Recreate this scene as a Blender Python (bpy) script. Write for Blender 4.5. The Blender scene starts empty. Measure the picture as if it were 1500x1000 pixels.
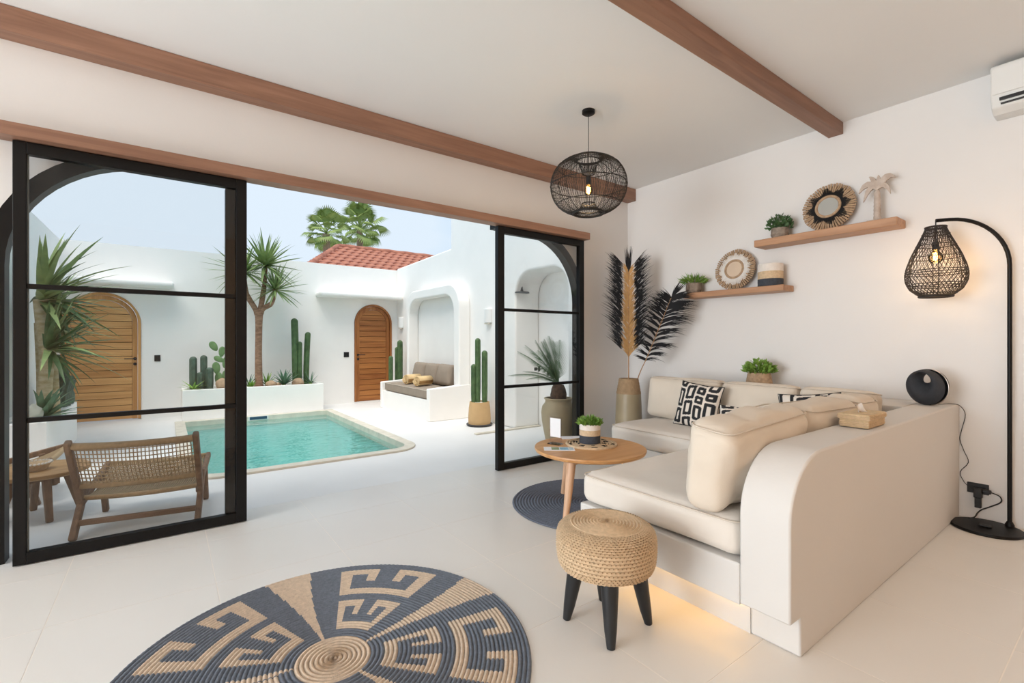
import bpy, bmesh, math, random
import numpy as np
from mathutils import Vector, Matrix, Euler, noise as mnoise
R = random.Random(7)
PI = math.pi
C = bpy.context.scene.collection
SC = bpy.context.scene

# ---------------------------------------------------------------- camera
CAM_H, FPX, TH = 1.18, 690.0, math.radians(53.7)
cd = bpy.data.cameras.new('camera'); cam = bpy.data.objects.new('camera', cd); C.objects.link(cam)
cam.location = (0, 0, CAM_H); cam.rotation_euler = (PI/2, 0, -(PI/2-TH))
cd.sensor_width = 36; cd.lens = FPX/1500*36; cd.clip_start = .05; cd.clip_end = 300
SC.camera = cam
# ---------------------------------------------------------------- colour management
vs = SC.view_settings
vs.view_transform = 'Standard'; vs.look = 'None'; vs.gamma = 1; vs.use_curve_mapping = False
vs.exposure = 1.1

# ---------------------------------------------------------------- sky (hazy pale blue with thin cloud)
def lin(h):
    if isinstance(h, str):
        h = h.lstrip('#'); c = [int(h[i:i+2], 16)/255 for i in (0, 2, 4)]
    else: c = h
    return tuple((x/12.92 if x <= .04045 else ((x+.055)/1.055)**2.4) for x in c)
w = bpy.data.worlds.new('sky'); SC.world = w; w.use_nodes = True
nt = w.node_tree; nt.nodes.clear()
out = nt.nodes.new('ShaderNodeOutputWorld'); bg = nt.nodes.new('ShaderNodeBackground')
tc = nt.nodes.new('ShaderNodeTexCoord'); mp = nt.nodes.new('ShaderNodeMapping'); mp.inputs['Scale'].default_value = (1, 1, 2.6)
nz = nt.nodes.new('ShaderNodeTexNoise'); nz.inputs['Scale'].default_value = 1.3; nz.inputs['Detail'].default_value = 5
rp = nt.nodes.new('ShaderNodeValToRGB')
rp.color_ramp.elements[0].position = .36; rp.color_ramp.elements[1].position = .62
rp.color_ramp.elements[0].color = (*lin('#a6cff2'), 1); rp.color_ramp.elements[1].color = (*lin('#dbe9f6'), 1)
nt.links.new(tc.outputs['Generated'], mp.inputs[0]); nt.links.new(mp.outputs[0], nz.inputs['Vector'])
nt.links.new(nz.outputs['Fac'], rp.inputs[0]); nt.links.new(rp.outputs[0], bg.inputs[0]); nt.links.new(bg.outputs[0], out.inputs[0])
bg.inputs[1].default_value = 0.505

# ---------------------------------------------------------------- hazy sun
sd = bpy.data.lights.new('sun', 'SUN'); so = bpy.data.objects.new('sun', sd); C.objects.link(so)
sd.energy = 1.42; sd.angle = math.radians(45); sd.color = (1, .93, .84)
sdir = Vector((-.36, -.32, 1.0)).normalized()           # towards the sun
so.rotation_euler = sdir.to_track_quat('Z', 'Y').to_euler(); so.location = (-3, 6, 12)

# ---------------------------------------------------------------- fill light added in the unseen left wall's opening to brighten the room
ad_ = bpy.data.lights.new('room fill', 'AREA'); ao_ = bpy.data.objects.new('room_fill', ad_); C.objects.link(ao_)
ad_.shape = 'RECTANGLE'; ad_.size = 2.7; ad_.size_y = 3.15; ad_.energy = 160; ad_.color = (.92, .965, 1)
ao_.location = (-6.10, 1.80, 1.37); ao_.rotation_euler = (0, -PI/2, 0)
# ---------------------------------------------------------------- helpers
EX = (math.sin(TH), math.cos(TH)); EY = (-math.cos(TH), math.sin(TH))
def ray(px, py):
    l = (px-750)/FPX; u = (500-py)/FPX
    return (l*EX[0]+EX[1], l*EY[0]+EY[1], u)
def gp(px, py, z=0.0):
    r = ray(px, py); t = (z-CAM_H)/r[2]; return Vector((r[0]*t, r[1]*t, z))
def wxp(px, py, X):
    r = ray(px, py); t = X/r[0]; return Vector((X, r[1]*t, CAM_H+r[2]*t))
def wyp(px, py, Y):
    r = ray(px, py); t = Y/r[1]; return Vector((r[0]*t, Y, CAM_H+r[2]*t))

class MB:
    def __init__(s): s.v = []; s.f = []; s.m = []
    def add(s, vs_, fs, mi=0):
        o = len(s.v); s.v += [tuple(p) for p in vs_]
        s.f += [tuple(i+o for i in q) for q in fs]; s.m += [mi]*len(fs); return s
    def box(s, x0, x1, y0, y1, z0, z1, mi=0):
        return s.add([(x0,y0,z0),(x1,y0,z0),(x1,y1,z0),(x0,y1,z0),(x0,y0,z1),(x1,y0,z1),(x1,y1,z1),(x0,y1,z1)],
                     [(0,3,2,1),(4,5,6,7),(0,1,5,4),(1,2,6,5),(2,3,7,6),(3,0,4,7)], mi)
    def grid(s, fn, nu, nv, cu=False, cv=False, mi=0):
        vs_ = [fn(i, j) for i in range(nu) for j in range(nv)]; fs = []
        for i in range(nu if cu else nu-1):
            for j in range(nv if cv else nv-1):
                a, b = i, (i+1) % nu; c, d = j, (j+1) % nv
                fs.append((a*nv+c, b*nv+c, b*nv+d, a*nv+d))
        return s.add(vs_, fs, mi)
    def lathe(s, prof, n=32, c=(0, 0, 0), mi=0, caps=True, wob=None):
        k = len(prof)
        def fn(i, j):
            a = 2*PI*i/n; r, z = prof[j]
            if wob: r = r*wob(a, j/(k-1))
            return (c[0]+r*math.cos(a), c[1]+r*math.sin(a), c[2]+z)
        o = len(s.v); s.grid(fn, n, k, cu=True, mi=mi)
        if caps:
            if prof[0][0] > 1e-5: s.f.append(tuple(o+i*k for i in reversed(range(n)))); s.m.append(mi)
            if prof[-1][0] > 1e-5: s.f.append(tuple(o+i*k+k-1 for i in range(n))); s.m.append(mi)
        return s
    def tube(s, pts, r, n=8, closed=False, mi=0, caps=True):
        pts = [Vector(p) for p in pts]; m = len(pts)
        rr = r if isinstance(r, (list, tuple)) else [r]*m
        ref = None; rings = []
        for i, p in enumerate(pts):
            if closed: t = pts[(i+1) % m]-pts[i-1]
            else: t = pts[min(i+1, m-1)]-pts[max(i-1, 0)]
            if t.length < 1e-9: t = Vector((0, 0, 1))
            t.normalize()
            if ref is None:
                ref = t.orthogonal().normalized()
            ref = ref-t*ref.dot(t)
            if ref.length < 1e-6: ref = t.orthogonal()
            ref.normalize(); b = t.cross(ref)
            rings.append([p+(ref*math.cos(2*PI*k/n)+b*math.sin(2*PI*k/n))*rr[i] for k in range(n)])
        o = len(s.v); vs_ = [q for ring in rings for q in ring]; fs = []
        for i in range(m if closed else m-1):
            a, b = i, (i+1) % m
            for k in range(n):
                fs.append((a*n+k, a*n+(k+1) % n, b*n+(k+1) % n, b*n+k))
        if not closed and caps:
            fs.append(tuple(reversed(range(n)))); fs.append(tuple((m-1)*n+k for k in range(n)))
        return s.add(vs_, fs, mi)
    def bar(s, a, b, wa, ha, up=(0, 0, 1), mi=0, wb=None, hb=None):
        a, b = Vector(a), Vector(b); t = (b-a).normalized(); u = Vector(up); u = (u-t*u.dot(t)).normalized(); x = t.cross(u)
        wb = wb or wa; hb = hb or ha; vs_ = []
        for p, w_, h_ in ((a, wa, ha), (b, wb, hb)):
            for sx, sz in ((-1, -1), (1, -1), (1, 1), (-1, 1)): vs_.append(p+x*sx*w_/2+u*sz*h_/2)
        return s.add(vs_, [(0,1,2,3),(7,6,5,4),(0,4,5,1),(1,5,6,2),(2,6,7,3),(3,7,4,0)], mi)
    def prism(s, poly, axis, a, b, mi=0):
        """poly 2D; axis 'x': (y,z), 'y': (x,z), 'z': (x,y); extruded from a to b"""
        def P(q, d):
            return (d, q[0], q[1]) if axis == 'x' else (q[0], d, q[1]) if axis == 'y' else (q[0], q[1], d)
        n = len(poly); vs_ = [P(q, a) for q in poly]+[P(q, b) for q in poly]
        fs = [tuple(range(n)), tuple(reversed(range(n, 2*n)))]+[(i, i+n, (i+1) % n+n, (i+1) % n) for i in range(n)]
        return s.add(vs_, fs, mi)
    def mesh(s, name, mats, smooth=None, merge=0, fixn=True):
        me = bpy.data.meshes.new(name); me.from_pydata(s.v, [], s.f)
        for m_ in (mats if isinstance(mats, (list, tuple)) else [mats]): me.materials.append(m_)
        me.polygons.foreach_set('material_index', s.m)
        if merge or fixn:
            bm = bmesh.new(); bm.from_mesh(me)
            if merge: bmesh.ops.remove_doubles(bm, verts=bm.verts, dist=merge)
            if fixn: bmesh.ops.recalc_face_normals(bm, faces=bm.faces)
            bm.to_mesh(me); bm.free()
        if smooth is not None:
            me.polygons.foreach_set('use_smooth', [True]*len(me.polygons))
            if smooth < 179: me.set_sharp_from_angle(angle=math.radians(smooth))
        me.update(); return me
    def build(s, name, mats, parent=None, loc=(0, 0, 0), rot=(0, 0, 0), smooth=None, bev=0, seg=2, merge=0, fixn=True):
        o = bpy.data.objects.new(name, s.mesh(name, mats, smooth, merge, fixn)); C.objects.link(o)
        o.location = loc; o.rotation_euler = rot
        if parent: o.parent = parent
        if bev:
            md = o.modifiers.new('bevel', 'BEVEL'); md.width = bev; md.segments = seg; md.limit_method = 'ANGLE'; md.angle_limit = math.radians(35)
        return o
def tag(o, label=None, cat=None, group=None, kind=None):
    if label: o['label'] = label
    if cat: o['category'] = cat
    if group: o['group'] = group
    if kind: o['kind'] = kind
    return o
def thing(name, label, cat, loc=(0, 0, 0), rz=0, group=None):
    o = bpy.data.objects.new(name, None); C.objects.link(o); o.empty_display_size = .05
    o.location = loc; o.rotation_euler = (0, 0, rz); return tag(o, label, cat, group)
def struct(o, label): return tag(o, label, None, None, 'structure')
def put(name, me, parent, loc=(0, 0, 0), rot=(0, 0, 0), sc=1):
    o = bpy.data.objects.new(name, me); C.objects.link(o); o.parent = parent
    o.location = loc; o.rotation_euler = rot; o.scale = (sc,)*3 if isinstance(sc, (int, float)) else sc
    return o
def copy_tree(o, parent=None):
    c = o.copy(); C.objects.link(c); c.parent = parent
    for ch in list(o.children): copy_tree(ch, c)
    return c
def arc(cx, cy, r, a0, a1, n, ry=None):
    ry = ry or r
    return [(cx+r*math.cos(math.radians(a0+(a1-a0)*i/n)), cy+ry*math.sin(math.radians(a0+(a1-a0)*i/n))) for i in range(n+1)]
def smooth_path(pts, n=6):
    pts = [Vector(p) for p in pts]; o = []
    for i in range(len(pts)-1):
        p0, p1, p2, p3 = pts[max(i-1, 0)], pts[i], pts[i+1], pts[min(i+2, len(pts)-1)]
        for k in range(n):
            t = k/n
            o.append(.5*((2*p1)+(p2-p0)*t+(2*p0-5*p1+4*p2-p3)*t*t+(3*p1-p0-3*p2+p3)*t**3))
    return o+[pts[-1]]

# ---------------------------------------------------------------- materials (all procedural)
def mat(name, col, rough=.6, var=.05, scale=6, bump=0, bscale=None, metal=0, spec=.5, stretch=(1, 1, 1), col2=None, detail=3, sheen=0, emit=None, estr=0, trans=0):
    m = bpy.data.materials.new(name); m.use_nodes = True; n = m.node_tree.nodes; l = m.node_tree.links
    b = n['Principled BSDF']; c = lin(col)
    tc = n.new('ShaderNodeTexCoord'); mp = n.new('ShaderNodeMapping'); mp.inputs['Scale'].default_value = stretch
    l.new(tc.outputs['Object'], mp.inputs[0])
    nz = n.new('ShaderNodeTexNoise'); nz.inputs['Scale'].default_value = scale; nz.inputs['Detail'].default_value = detail
    l.new(mp.outputs[0], nz.inputs['Vector'])
    rp = n.new('ShaderNodeValToRGB'); rp.color_ramp.elements[0].position = .3; rp.color_ramp.elements[1].position = .7
    ca = lin(col2) if col2 else tuple(x*(1-var) for x in c); cb = c if col2 else tuple(min(1, x*(1+var)) for x in c)
    rp.color_ramp.elements[0].color = (*ca, 1); rp.color_ramp.elements[1].color = (*cb, 1)
    l.new(nz.outputs['Fac'], rp.inputs[0]); l.new(rp.outputs[0], b.inputs['Base Color'])
    b.inputs['Roughness'].default_value = rough; b.inputs['Metallic'].default_value = metal
    b.inputs['Specular IOR Level'].default_value = spec
    if sheen: b.inputs['Sheen Weight'].default_value = sheen
    if bump:
        nb = n.new('ShaderNodeTexNoise'); nb.inputs['Scale'].default_value = bscale or scale*4; nb.inputs['Detail'].default_value = 4
        l.new(mp.outputs[0], nb.inputs['Vector'])
        bp = n.new('ShaderNodeBump'); bp.inputs['Strength'].default_value = bump; bp.inputs['Distance'].default_value = .01
        l.new(nb.outputs['Fac'], bp.inputs['Height']); l.new(bp.outputs[0], b.inputs['Normal'])
    if emit:
        b.inputs['Emission Color'].default_value = (*lin(emit), 1); b.inputs['Emission Strength'].default_value = estr
    return m
def wood(name, light, dark, axis='x', rough=.5, scale=3.0, fine=26, bump=.12):
    st = {'x': (.07, 1, 1), 'y': (1, .07, 1), 'z': (1, 1, .07)}[axis]
    m = bpy.data.materials.new(name); m.use_nodes = True; n = m.node_tree.nodes; l = m.node_tree.links; b = n['Principled BSDF']
    tc = n.new('ShaderNodeTexCoord'); mp = n.new('ShaderNodeMapping'); mp.inputs['Scale'].default_value = st
    l.new(tc.outputs['Object'], mp.inputs[0])
    oi = n.new('ShaderNodeObjectInfo'); ad = n.new('ShaderNodeVectorMath'); ad.operation = 'ADD'
    mu = n.new('ShaderNodeMath'); mu.operation = 'MULTIPLY'; mu.inputs[1].default_value = 13.7; l.new(oi.outputs['Random'], mu.inputs[0])
    l.new(mp.outputs[0], ad.inputs[0]); l.new(mu.outputs[0], ad.inputs[1])
    n1 = n.new('ShaderNodeTexNoise'); n1.inputs['Scale'].default_value = fine; n1.inputs['Detail'].default_value = 6; n1.inputs['Distortion'].default_value = .6
    n2 = n.new('ShaderNodeTexNoise'); n2.inputs['Scale'].default_value = scale; n2.inputs['Detail'].default_value = 2
    l.new(ad.outputs[0], n1.inputs['Vector']); l.new(ad.outputs[0], n2.inputs['Vector'])
    mx = n.new('ShaderNodeMath'); mx.operation = 'MULTIPLY_ADD'; mx.inputs[1].default_value = .55
    hf = n.new('ShaderNodeMath'); hf.operation = 'MULTIPLY'; hf.inputs[1].default_value = .45
    l.new(n2.outputs['Fac'], hf.inputs[0]); l.new(n1.outputs['Fac'], mx.inputs[0]); l.new(hf.outputs[0], mx.inputs[2])
    rp = n.new('ShaderNodeValToRGB'); rp.color_ramp.elements[0].position = .36; rp.color_ramp.elements[1].position = .62
    rp.color_ramp.elements[0].color = (*lin(dark), 1); rp.color_ramp.elements[1].color = (*lin(light), 1)
    l.new(mx.outputs[0], rp.inputs[0]); l.new(rp.outputs[0], b.inputs['Base Color']); b.inputs['Roughness'].default_value = rough
    bp = n.new('ShaderNodeBump'); bp.inputs['Strength'].default_value = bump; bp.inputs['Distance'].default_value = .004
    l.new(n1.outputs['Fac'], bp.inputs['Height']); l.new(bp.outputs[0], b.inputs['Normal'])
    return m
def glass(name, tint, ior=1.35):
    m = bpy.data.materials.new(name); m.use_nodes = True; n = m.node_tree.nodes; l = m.node_tree.links; n.remove(n['Principled BSDF'])
    t = n.new('ShaderNodeBsdfTransparent'); t.inputs[0].default_value = (*tint, 1)
    g = n.new('ShaderNodeBsdfGlossy'); g.inputs['Roughness'].default_value = .01
    f = n.new('ShaderNodeFresnel'); f.inputs['IOR'].default_value = ior
    mx = n.new('ShaderNodeMixShader'); l.new(f.outputs[0], mx.inputs[0]); l.new(t.outputs[0], mx.inputs[1]); l.new(g.outputs[0], mx.inputs[2])
    l.new(mx.outputs[0], n['Material Output'].inputs[0]); return m
def colattr(name, rough=.8, bump=.3, bscale=300):
    m = bpy.data.materials.new(name); m.use_nodes = True; n = m.node_tree.nodes; l = m.node_tree.links; b = n['Principled BSDF']
    a = n.new('ShaderNodeAttribute'); a.attribute_name = 'Col'; l.new(a.outputs['Color'], b.inputs['Base Color']); b.inputs['Roughness'].default_value = rough
    nb = n.new('ShaderNodeTexNoise'); nb.inputs['Scale'].default_value = bscale
    bp = n.new('ShaderNodeBump'); bp.inputs['Strength'].default_value = bump; bp.inputs['Distance'].default_value = .002
    l.new(nb.outputs['Fac'], bp.inputs['Height']); l.new(bp.outputs[0], b.inputs['Normal']); return m
def emis(name, col, s):
    m = bpy.data.materials.new(name); m.use_nodes = True; n = m.node_tree.nodes; n.remove(n['Principled BSDF'])
    e = n.new('ShaderNodeEmission'); e.inputs[0].default_value = (*lin(col), 1); e.inputs[1].default_value = s
    m.node_tree.links.new(e.outputs[0], n['Material Output'].inputs[0]); return m

M = dict(
 paint=mat('warm white paint', '#e9e7e5', .75, .015, 1.5, .04, 60),
 sofa=mat('sofa plaster', '#d9d6d2', .75, .015, 1.5, .04, 60),
 ceil=mat('ceiling paint', '#f0f0ef', .8, .012, 1.2),
 beige=mat('warm plaster', '#dcb894', .8, .04, 2),
 stucco=mat('outdoor white stucco', '#f6f4f0', .8, .02, 2.5, .10, 30),
 cement=mat('white microcement', '#e6e5e3', .55, .025, 1.6, .05, 25),
 tile=mat('cream floor tile', '#e6e3de', .33, .02, 1.4, spec=.45),
 grout=mat('pale grout', '#f6f0e8', .8, .03, 20),
 black=mat('black powder coated metal', '#0b0b0c', .45, .15, 30, spec=.25),
 black2=mat('dark grey metal stop', '#1f1f20', .4, .1, 30, spec=.3),
 gasket=mat('rubber gasket', '#6d716f', .5, .1, 20),
 beam=wood('brown timber beam', '#a67d66', '#86614d', 'x', .5),
 teak=wood('golden teak', '#d8a468', '#b47d45', 'x', .5, 2.5, 22),
 teakz=wood('golden teak upright', '#d29c60', '#ad783f', 'z', .5, 2.5, 22),
 teak2=wood('red brown teak', '#b9793f', '#8c5124', 'x', .5, 2.5, 22),
 teak2z=wood('red brown teak upright', '#b07138', '#84491f', 'z', .5, 2.5, 22),
 shelf=wood('oak shelf', '#c69a77', '#a97c5b', 'y', .5),
 ctop=wood('pale teak table', '#d9a873', '#bd8650', 'x', .4, 2.2, 16),
 cleg=wood('pale turned leg', '#dcb595', '#c59a78', 'z', .45),
 grey_teak=wood('weathered teak', '#94765c', '#6b5342', 'z', .7, 4, 30),
 grey_teakx=wood('weathered teak rail', '#94765c', '#6b5342', 'x', .7, 4, 30),
 tteak=wood('side table teak', '#bd9262', '#96703f', 'x', .6),
 cord=mat('natural paper cord', '#a98f6c', .8, .12, 60, .2, 200),
 linen=mat('oatmeal linen', '#e2dad0', .9, .03, 5, .18, 420, sheen=.1),
 linen2=mat('oatmeal linen back', '#ddd1c1', .9, .04, 4, .18, 420, sheen=.1),
 taupe=mat('taupe outdoor fabric', '#97897a', .9, .05, 8, .15, 300),
 towel=mat('honey towel', '#e2c493', .95, .06, 30, .5, 160),
 towel2=mat('towel brown band', '#a98150', .95, .06, 30, .5, 160),
 jute=mat('natural jute', '#d2b897', .85, .12, 60, .3, 180),
 jute_d=mat('dark jute gaps', '#94795a', .9, .1, 60),
 rug_char=mat('charcoal braid', '#676e7c', .9, .16, 70, .3, 180),
 navy=mat('charcoal blue jute', '#3f444d', .85, .16, 60, .3, 180),
 rug_tan=mat('tan rug braid', '#d0bda8', .9, .12, 70, .3, 180),
 rug_blue=mat('slate rug braid', '#6a727e', .9, .16, 70, .3, 180),
 ebony=mat('black stained wood', '#1f2124', .45, .2, 12, .05, 40, stretch=(1, 1, .2)),
 rattan=mat('black rattan', '#1b1a19', .6, .25, 50),
 rattan2=mat('dark brown rattan', '#2b2320', .6, .25, 50),
 bulb=emis('warm filament', '#ffb65c', 16), bulbglass=glass('amber bulb glass', (1, .86, .6), 1.3),
 led=emis('warm led strip', '#ffbd48', 4.5),
 pane=glass('clear door glass', (.95, .957, .957), 1.30),
 acryl=glass('acrylic', (.95, .94, .97), 1.25),
 mirror=mat('mirror', '#dfe6e8', .04, .01, 3, metal=1),
 leaf=mat('yucca green', '#97ab6d', .5, .25, 6, col2='#6f8555'),
 leaf_d=mat('deep green leaf', '#587a4b', .5, .2, 6, col2='#3a5a37'),
 leaf_y=mat('light green leaf', '#94b757', .5, .2, 9, col2='#5f8a33'),
 leaf_b=mat('blue green agave', '#6f9273', .5, .15, 6, col2='#4b6e55'),
 cactus=mat('cactus green', '#567145', .6, .2, 12, col2='#3c5533'),
 cactus_d=mat('grey green cactus', '#54695a', .6, .2, 14, col2='#3a4e41'),
 pear=mat('prickly pear green', '#7b9b66', .6, .12, 14, col2='#5c7f4e'),
 rib=mat('cactus spine line', '#93a072', .8, .1, 20),
 bark=mat('brown bark', '#a5826a', .9, .2, 14, .5, 40, col2='#7c5c48', stretch=(1, 1, 2.5)),
 bark_p=mat('pale yucca bark', '#cfc3a6', .9, .15, 10, .4, 30, col2='#a9966c', stretch=(1, 1, 2.5)),
 bark_d=mat('cycad trunk', '#6d5443', .95, .3, 30, .8, 60, col2='#43332a'),
 gravel=mat('white gravel', '#efeeea', .8, .08, 40),
 stone=mat('tan stone', '#b3987c', .85, .15, 12, .4, 40), stone_g=mat('grey stone', '#aeb0a4', .85, .15, 12, .4, 40),
 coping=mat('sandstone coping', '#d3ccbd', .75, .1, 9, .2, 60),
 pool=mat('turquoise pool plaster', '#78dcd7', .6, .08, 3),
 terracotta=mat('terracotta roof tile', '#bd7c62', .8, .2, 5, col2='#8a5040'),
 sand=mat('sand coloured pot', '#c9a677', .75, .05, 10, .1, 60), claypot=mat('khaki glazed pot', '#b3a07f', .55, .06, 6),
 saucer=mat('dark saucer', '#3d3d40', .6, .1, 10),
 vase=mat('vase olive glaze', '#a5967a', .4, .06, 5), vase_t=mat('vase rope band', '#a58a6a', .8, .12, 30, .4, 120),
 cgrey=mat('carved grey pot', '#a49688', .85, .15, 30, .6, 60, col2='#7f7166'),
 white=mat('matt white plastic', '#e8e9e7', .45, .01, 4), white_c=mat('white cotton rope', '#e9e2da', .9, .05, 40, .3, 150),
 plastic=mat('black plastic', '#17171a', .45, .1, 20), spk=mat('charcoal speaker fabric', '#2f3238', .75, .12, 120, .2, 400),
 silver=mat('silver ring', '#c9c3bd', .3, .05, 20, metal=.9), chrome=mat('dark bronze shower metal', '#3a3c3f', .35, .1, 20, metal=.7),
 brass=mat('brass', '#c79a50', .35, .08, 20, metal=.9),
 wovenbox=mat('woven pandan', '#cdb48f', .8, .14, 40, .3, 120), tissue=mat('white tissue', '#f4f1ee', .9, .02, 12),
 twig=mat('natural twig', '#b3977a', .85, .2, 40, .3, 90), twig_b=mat('black twig', '#151414', .8, .2, 40), twig_w=mat('white twig', '#ece8e3', .85, .06, 40),
 carved=mat('white washed carved wood', '#d3c6bb', .85, .1, 16, .5, 60, col2='#b7a597'),
 f_black=mat('black feather', '#1d2025', .85, .2, 20), f_gold=mat('golden feather', '#c9a06a', .85, .15, 20), f_stem=mat('dry stem', '#b48a60', .8, .1, 20),
 paper=mat('white paper', '#eceef2', .6, .02, 5), soil=mat('soil', '#4d3d30', .95, .2, 40),
 far_green=mat('palm green', '#93a257', .6, .2, 3, col2='#6c8747'), far_trunk=mat('palm trunk', '#8c7868', .9, .2, 6),
 ground=mat('pale ground', '#d8d5cf', .9, .05, .5), housewall=mat('neighbour wall', '#e6e2dc', .9, .03, 2),
 seam=mat('linen piping', '#d6cabb', .9, .05, 30),
)
# ================================================================ SETTING: the room
WX, WY, ZC = 4.33, 3.62, 2.92          # right wall plane, front (glass) wall plane, ceiling height
XL, YB = -6.0, -2.2                    # unseen left wall and back wall
WYO = 3.77                             # outer face of the front wall

# floor slab and its tiles
fl = MB().box(XL-.15, WX+.1, YB-.15, WY+.15, -.12, -.0008).build('floor', M['grout']); struct(fl, 'cream tiled floor of the living room')
TX, TY = .604, .597
tm = MB().box(.002, TX-.002, .002, TY-.002, -.0006, 0).mesh('tile', M['tile'])
x = -.406-10*TX
tiles = []
while x < WX+.05:
    y = .316-5*TY
    while y < WYO:
        x0, x1, y0, y1 = max(x, XL), min(x+TX, WX), max(y, YB), min(y+TY, WYO)
        if x1-x0 > .02 and y1-y0 > .02:
            if x1-x0 > TX-.001 and y1-y0 > TY-.001: put('tile', tm, fl, (x, y, 0))
            else: MB().box(x0+.002, x1-.002, y0+.002, y1-.002, -.0006, 0).build('tile', M['tile'], fl)
        y += TY
    x += TX
ce = MB().box(XL-.15, WX+.15, YB-.15, WYO, ZC, ZC+.25).build('ceiling', M['ceil']); struct(ce, 'flat white painted ceiling with timber beams below it')

# front wall with the round-cornered opening
OX0, OX1, OZ, OR = -.77, 3.60, 2.31, .72
poly = [(XL-.15, 0), (OX0, 0)]+arc(OX0+OR, OZ-OR, OR, 180, 90, 14)+arc(OX1-OR, OZ-OR, OR, 90, 0, 14)+[(OX1, 0), (WX+.15, 0), (WX+.15, ZC), (XL-.15, ZC)]
struct(MB().prism(poly, 'y', WY, WYO).build('wall_front', M['paint']), 'white wall with a wide round-cornered opening to the courtyard')
struct(MB().box(WX, WX+.15, YB-.15, WY, 0, ZC).build('wall_right', M['paint']), 'plain white wall behind the corner sofa and the shelves')
struct(MB().box(XL-.15, WX, YB-.15, YB, 0, ZC).build('wall_back', M['beige']), 'warm plaster wall at the back of the room')  # unseen wall, tinted warm for the light it bounces onto the sofa back
# assumed warm downlights behind the viewer, added to light the sofa back and floor
for xx, wh in ((1.3, 'farthest from the air conditioner'), (2.6, 'between the other two downlights'), (3.8, 'nearest the air conditioner')):
    dl_ = thing('assumed_downlight', 'assumed small round recessed ceiling downlight '+wh, 'lamp', (xx, -1.25, ZC), 0, 'assumed downlights by the warm plaster wall')
    MB().lathe([(.06, 0), (.06, -.006), (.048, -.008), (.046, 0)], 24, caps=False).build('trim_ring', M['white'], dl_, smooth=40)
    MB().lathe([(0, -.002), (.046, -.002)], 24, caps=False).build('diffuser', emis('assumed downlight glow', '#ffd6a0', 6), dl_)
    lt = bpy.data.lights.new('downlight', 'AREA'); lt.shape = 'DISK'; lt.size = .09; lt.energy = 2.6; lt.color = (1, .70, .45)  # unseen, assumed source added for its warm light
    lo2 = bpy.data.objects.new('assumed_downlight_lamp', lt); C.objects.link(lo2); lo2.parent = dl_; lo2.location = (0, 0, -.012)
# unseen left wall, its wide opening added to let light into the room
wl = MB(); wl.box(XL-.15, XL, YB, .20, 0, ZC); wl.box(XL-.15, XL, 3.40, WY, 0, ZC); wl.box(XL-.15, XL, .20, 3.40, 2.75, ZC)
struct(wl.build('wall_left', M['paint']), 'unseen white side wall with a wide opening added for light')

# black arched liner of the opening
def arch_path(x0, x1, zt, r, n=14):
    return [(x0, 0)]+arc(x0+r, zt-r, r, 180, 90, n)+arc(x1-r, zt-r, r, 90, 0, n)+[(x1, 0)]
mb = MB()
def liner(sgn, xj, xend):
    """jamb and round corner of the liner, ending behind the sliding panel's top rail"""
    ro, ri = OR, OR-.08; cx = xj+sgn*ro; o_ = [(xj, 0)]; i_ = [(xj+sgn*.08, 0)]
    for k in range(15):
        a = math.radians(180-90*k/14); o_.append((cx+sgn*ro*math.cos(a), OZ-OR+ro*math.sin(a))); i_.append((cx+sgn*ri*math.cos(a), OZ-OR+ri*math.sin(a)))
    o_.append((xend, OZ)); i_.append((xend, OZ-.08)); n_ = len(o_); base = len(mb.v)
    for (pth, yy) in ((o_, 3.605), (i_, 3.605), (i_, 3.70), (o_, 3.70)): mb.v += [(p[0], yy, p[1]) for p in pth]
    for i in range(n_-1):
        for k in range(4): mb.f.append(tuple(base+q for q in (k*n_+i, k*n_+i+1, ((k+1) % 4)*n_+i+1, ((k+1) % 4)*n_+i))); mb.m.append(0)
    for e in (0, n_-1): mb.f.append(tuple(base+k*n_+e for k in range(4))); mb.m.append(0)
liner(1, OX0, .40); liner(-1, OX1, 2.46)
struct(mb.build('trim_1', M['black'], smooth=30), 'black arched metal frame lining the wall opening')

# timber beams
struct(MB().box(XL, 3.545, 3.455, 3.575, 2.236, 2.305).build('trim_2', M['beam'], bev=.004), 'brown timber lintel above the sliding doors')
struct(MB().box(XL, WX, 3.50, 3.62, 2.785, ZC-.001).build('trim_3', M['beam'], bev=.005), 'long brown timber beam along the top of the front wall')
struct(MB().box(XL, WX, 1.455, 1.56, 2.825, ZC-.001).build('trim_4', M['beam'], bev=.005), 'brown timber beam crossing the ceiling above the sofa')

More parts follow.
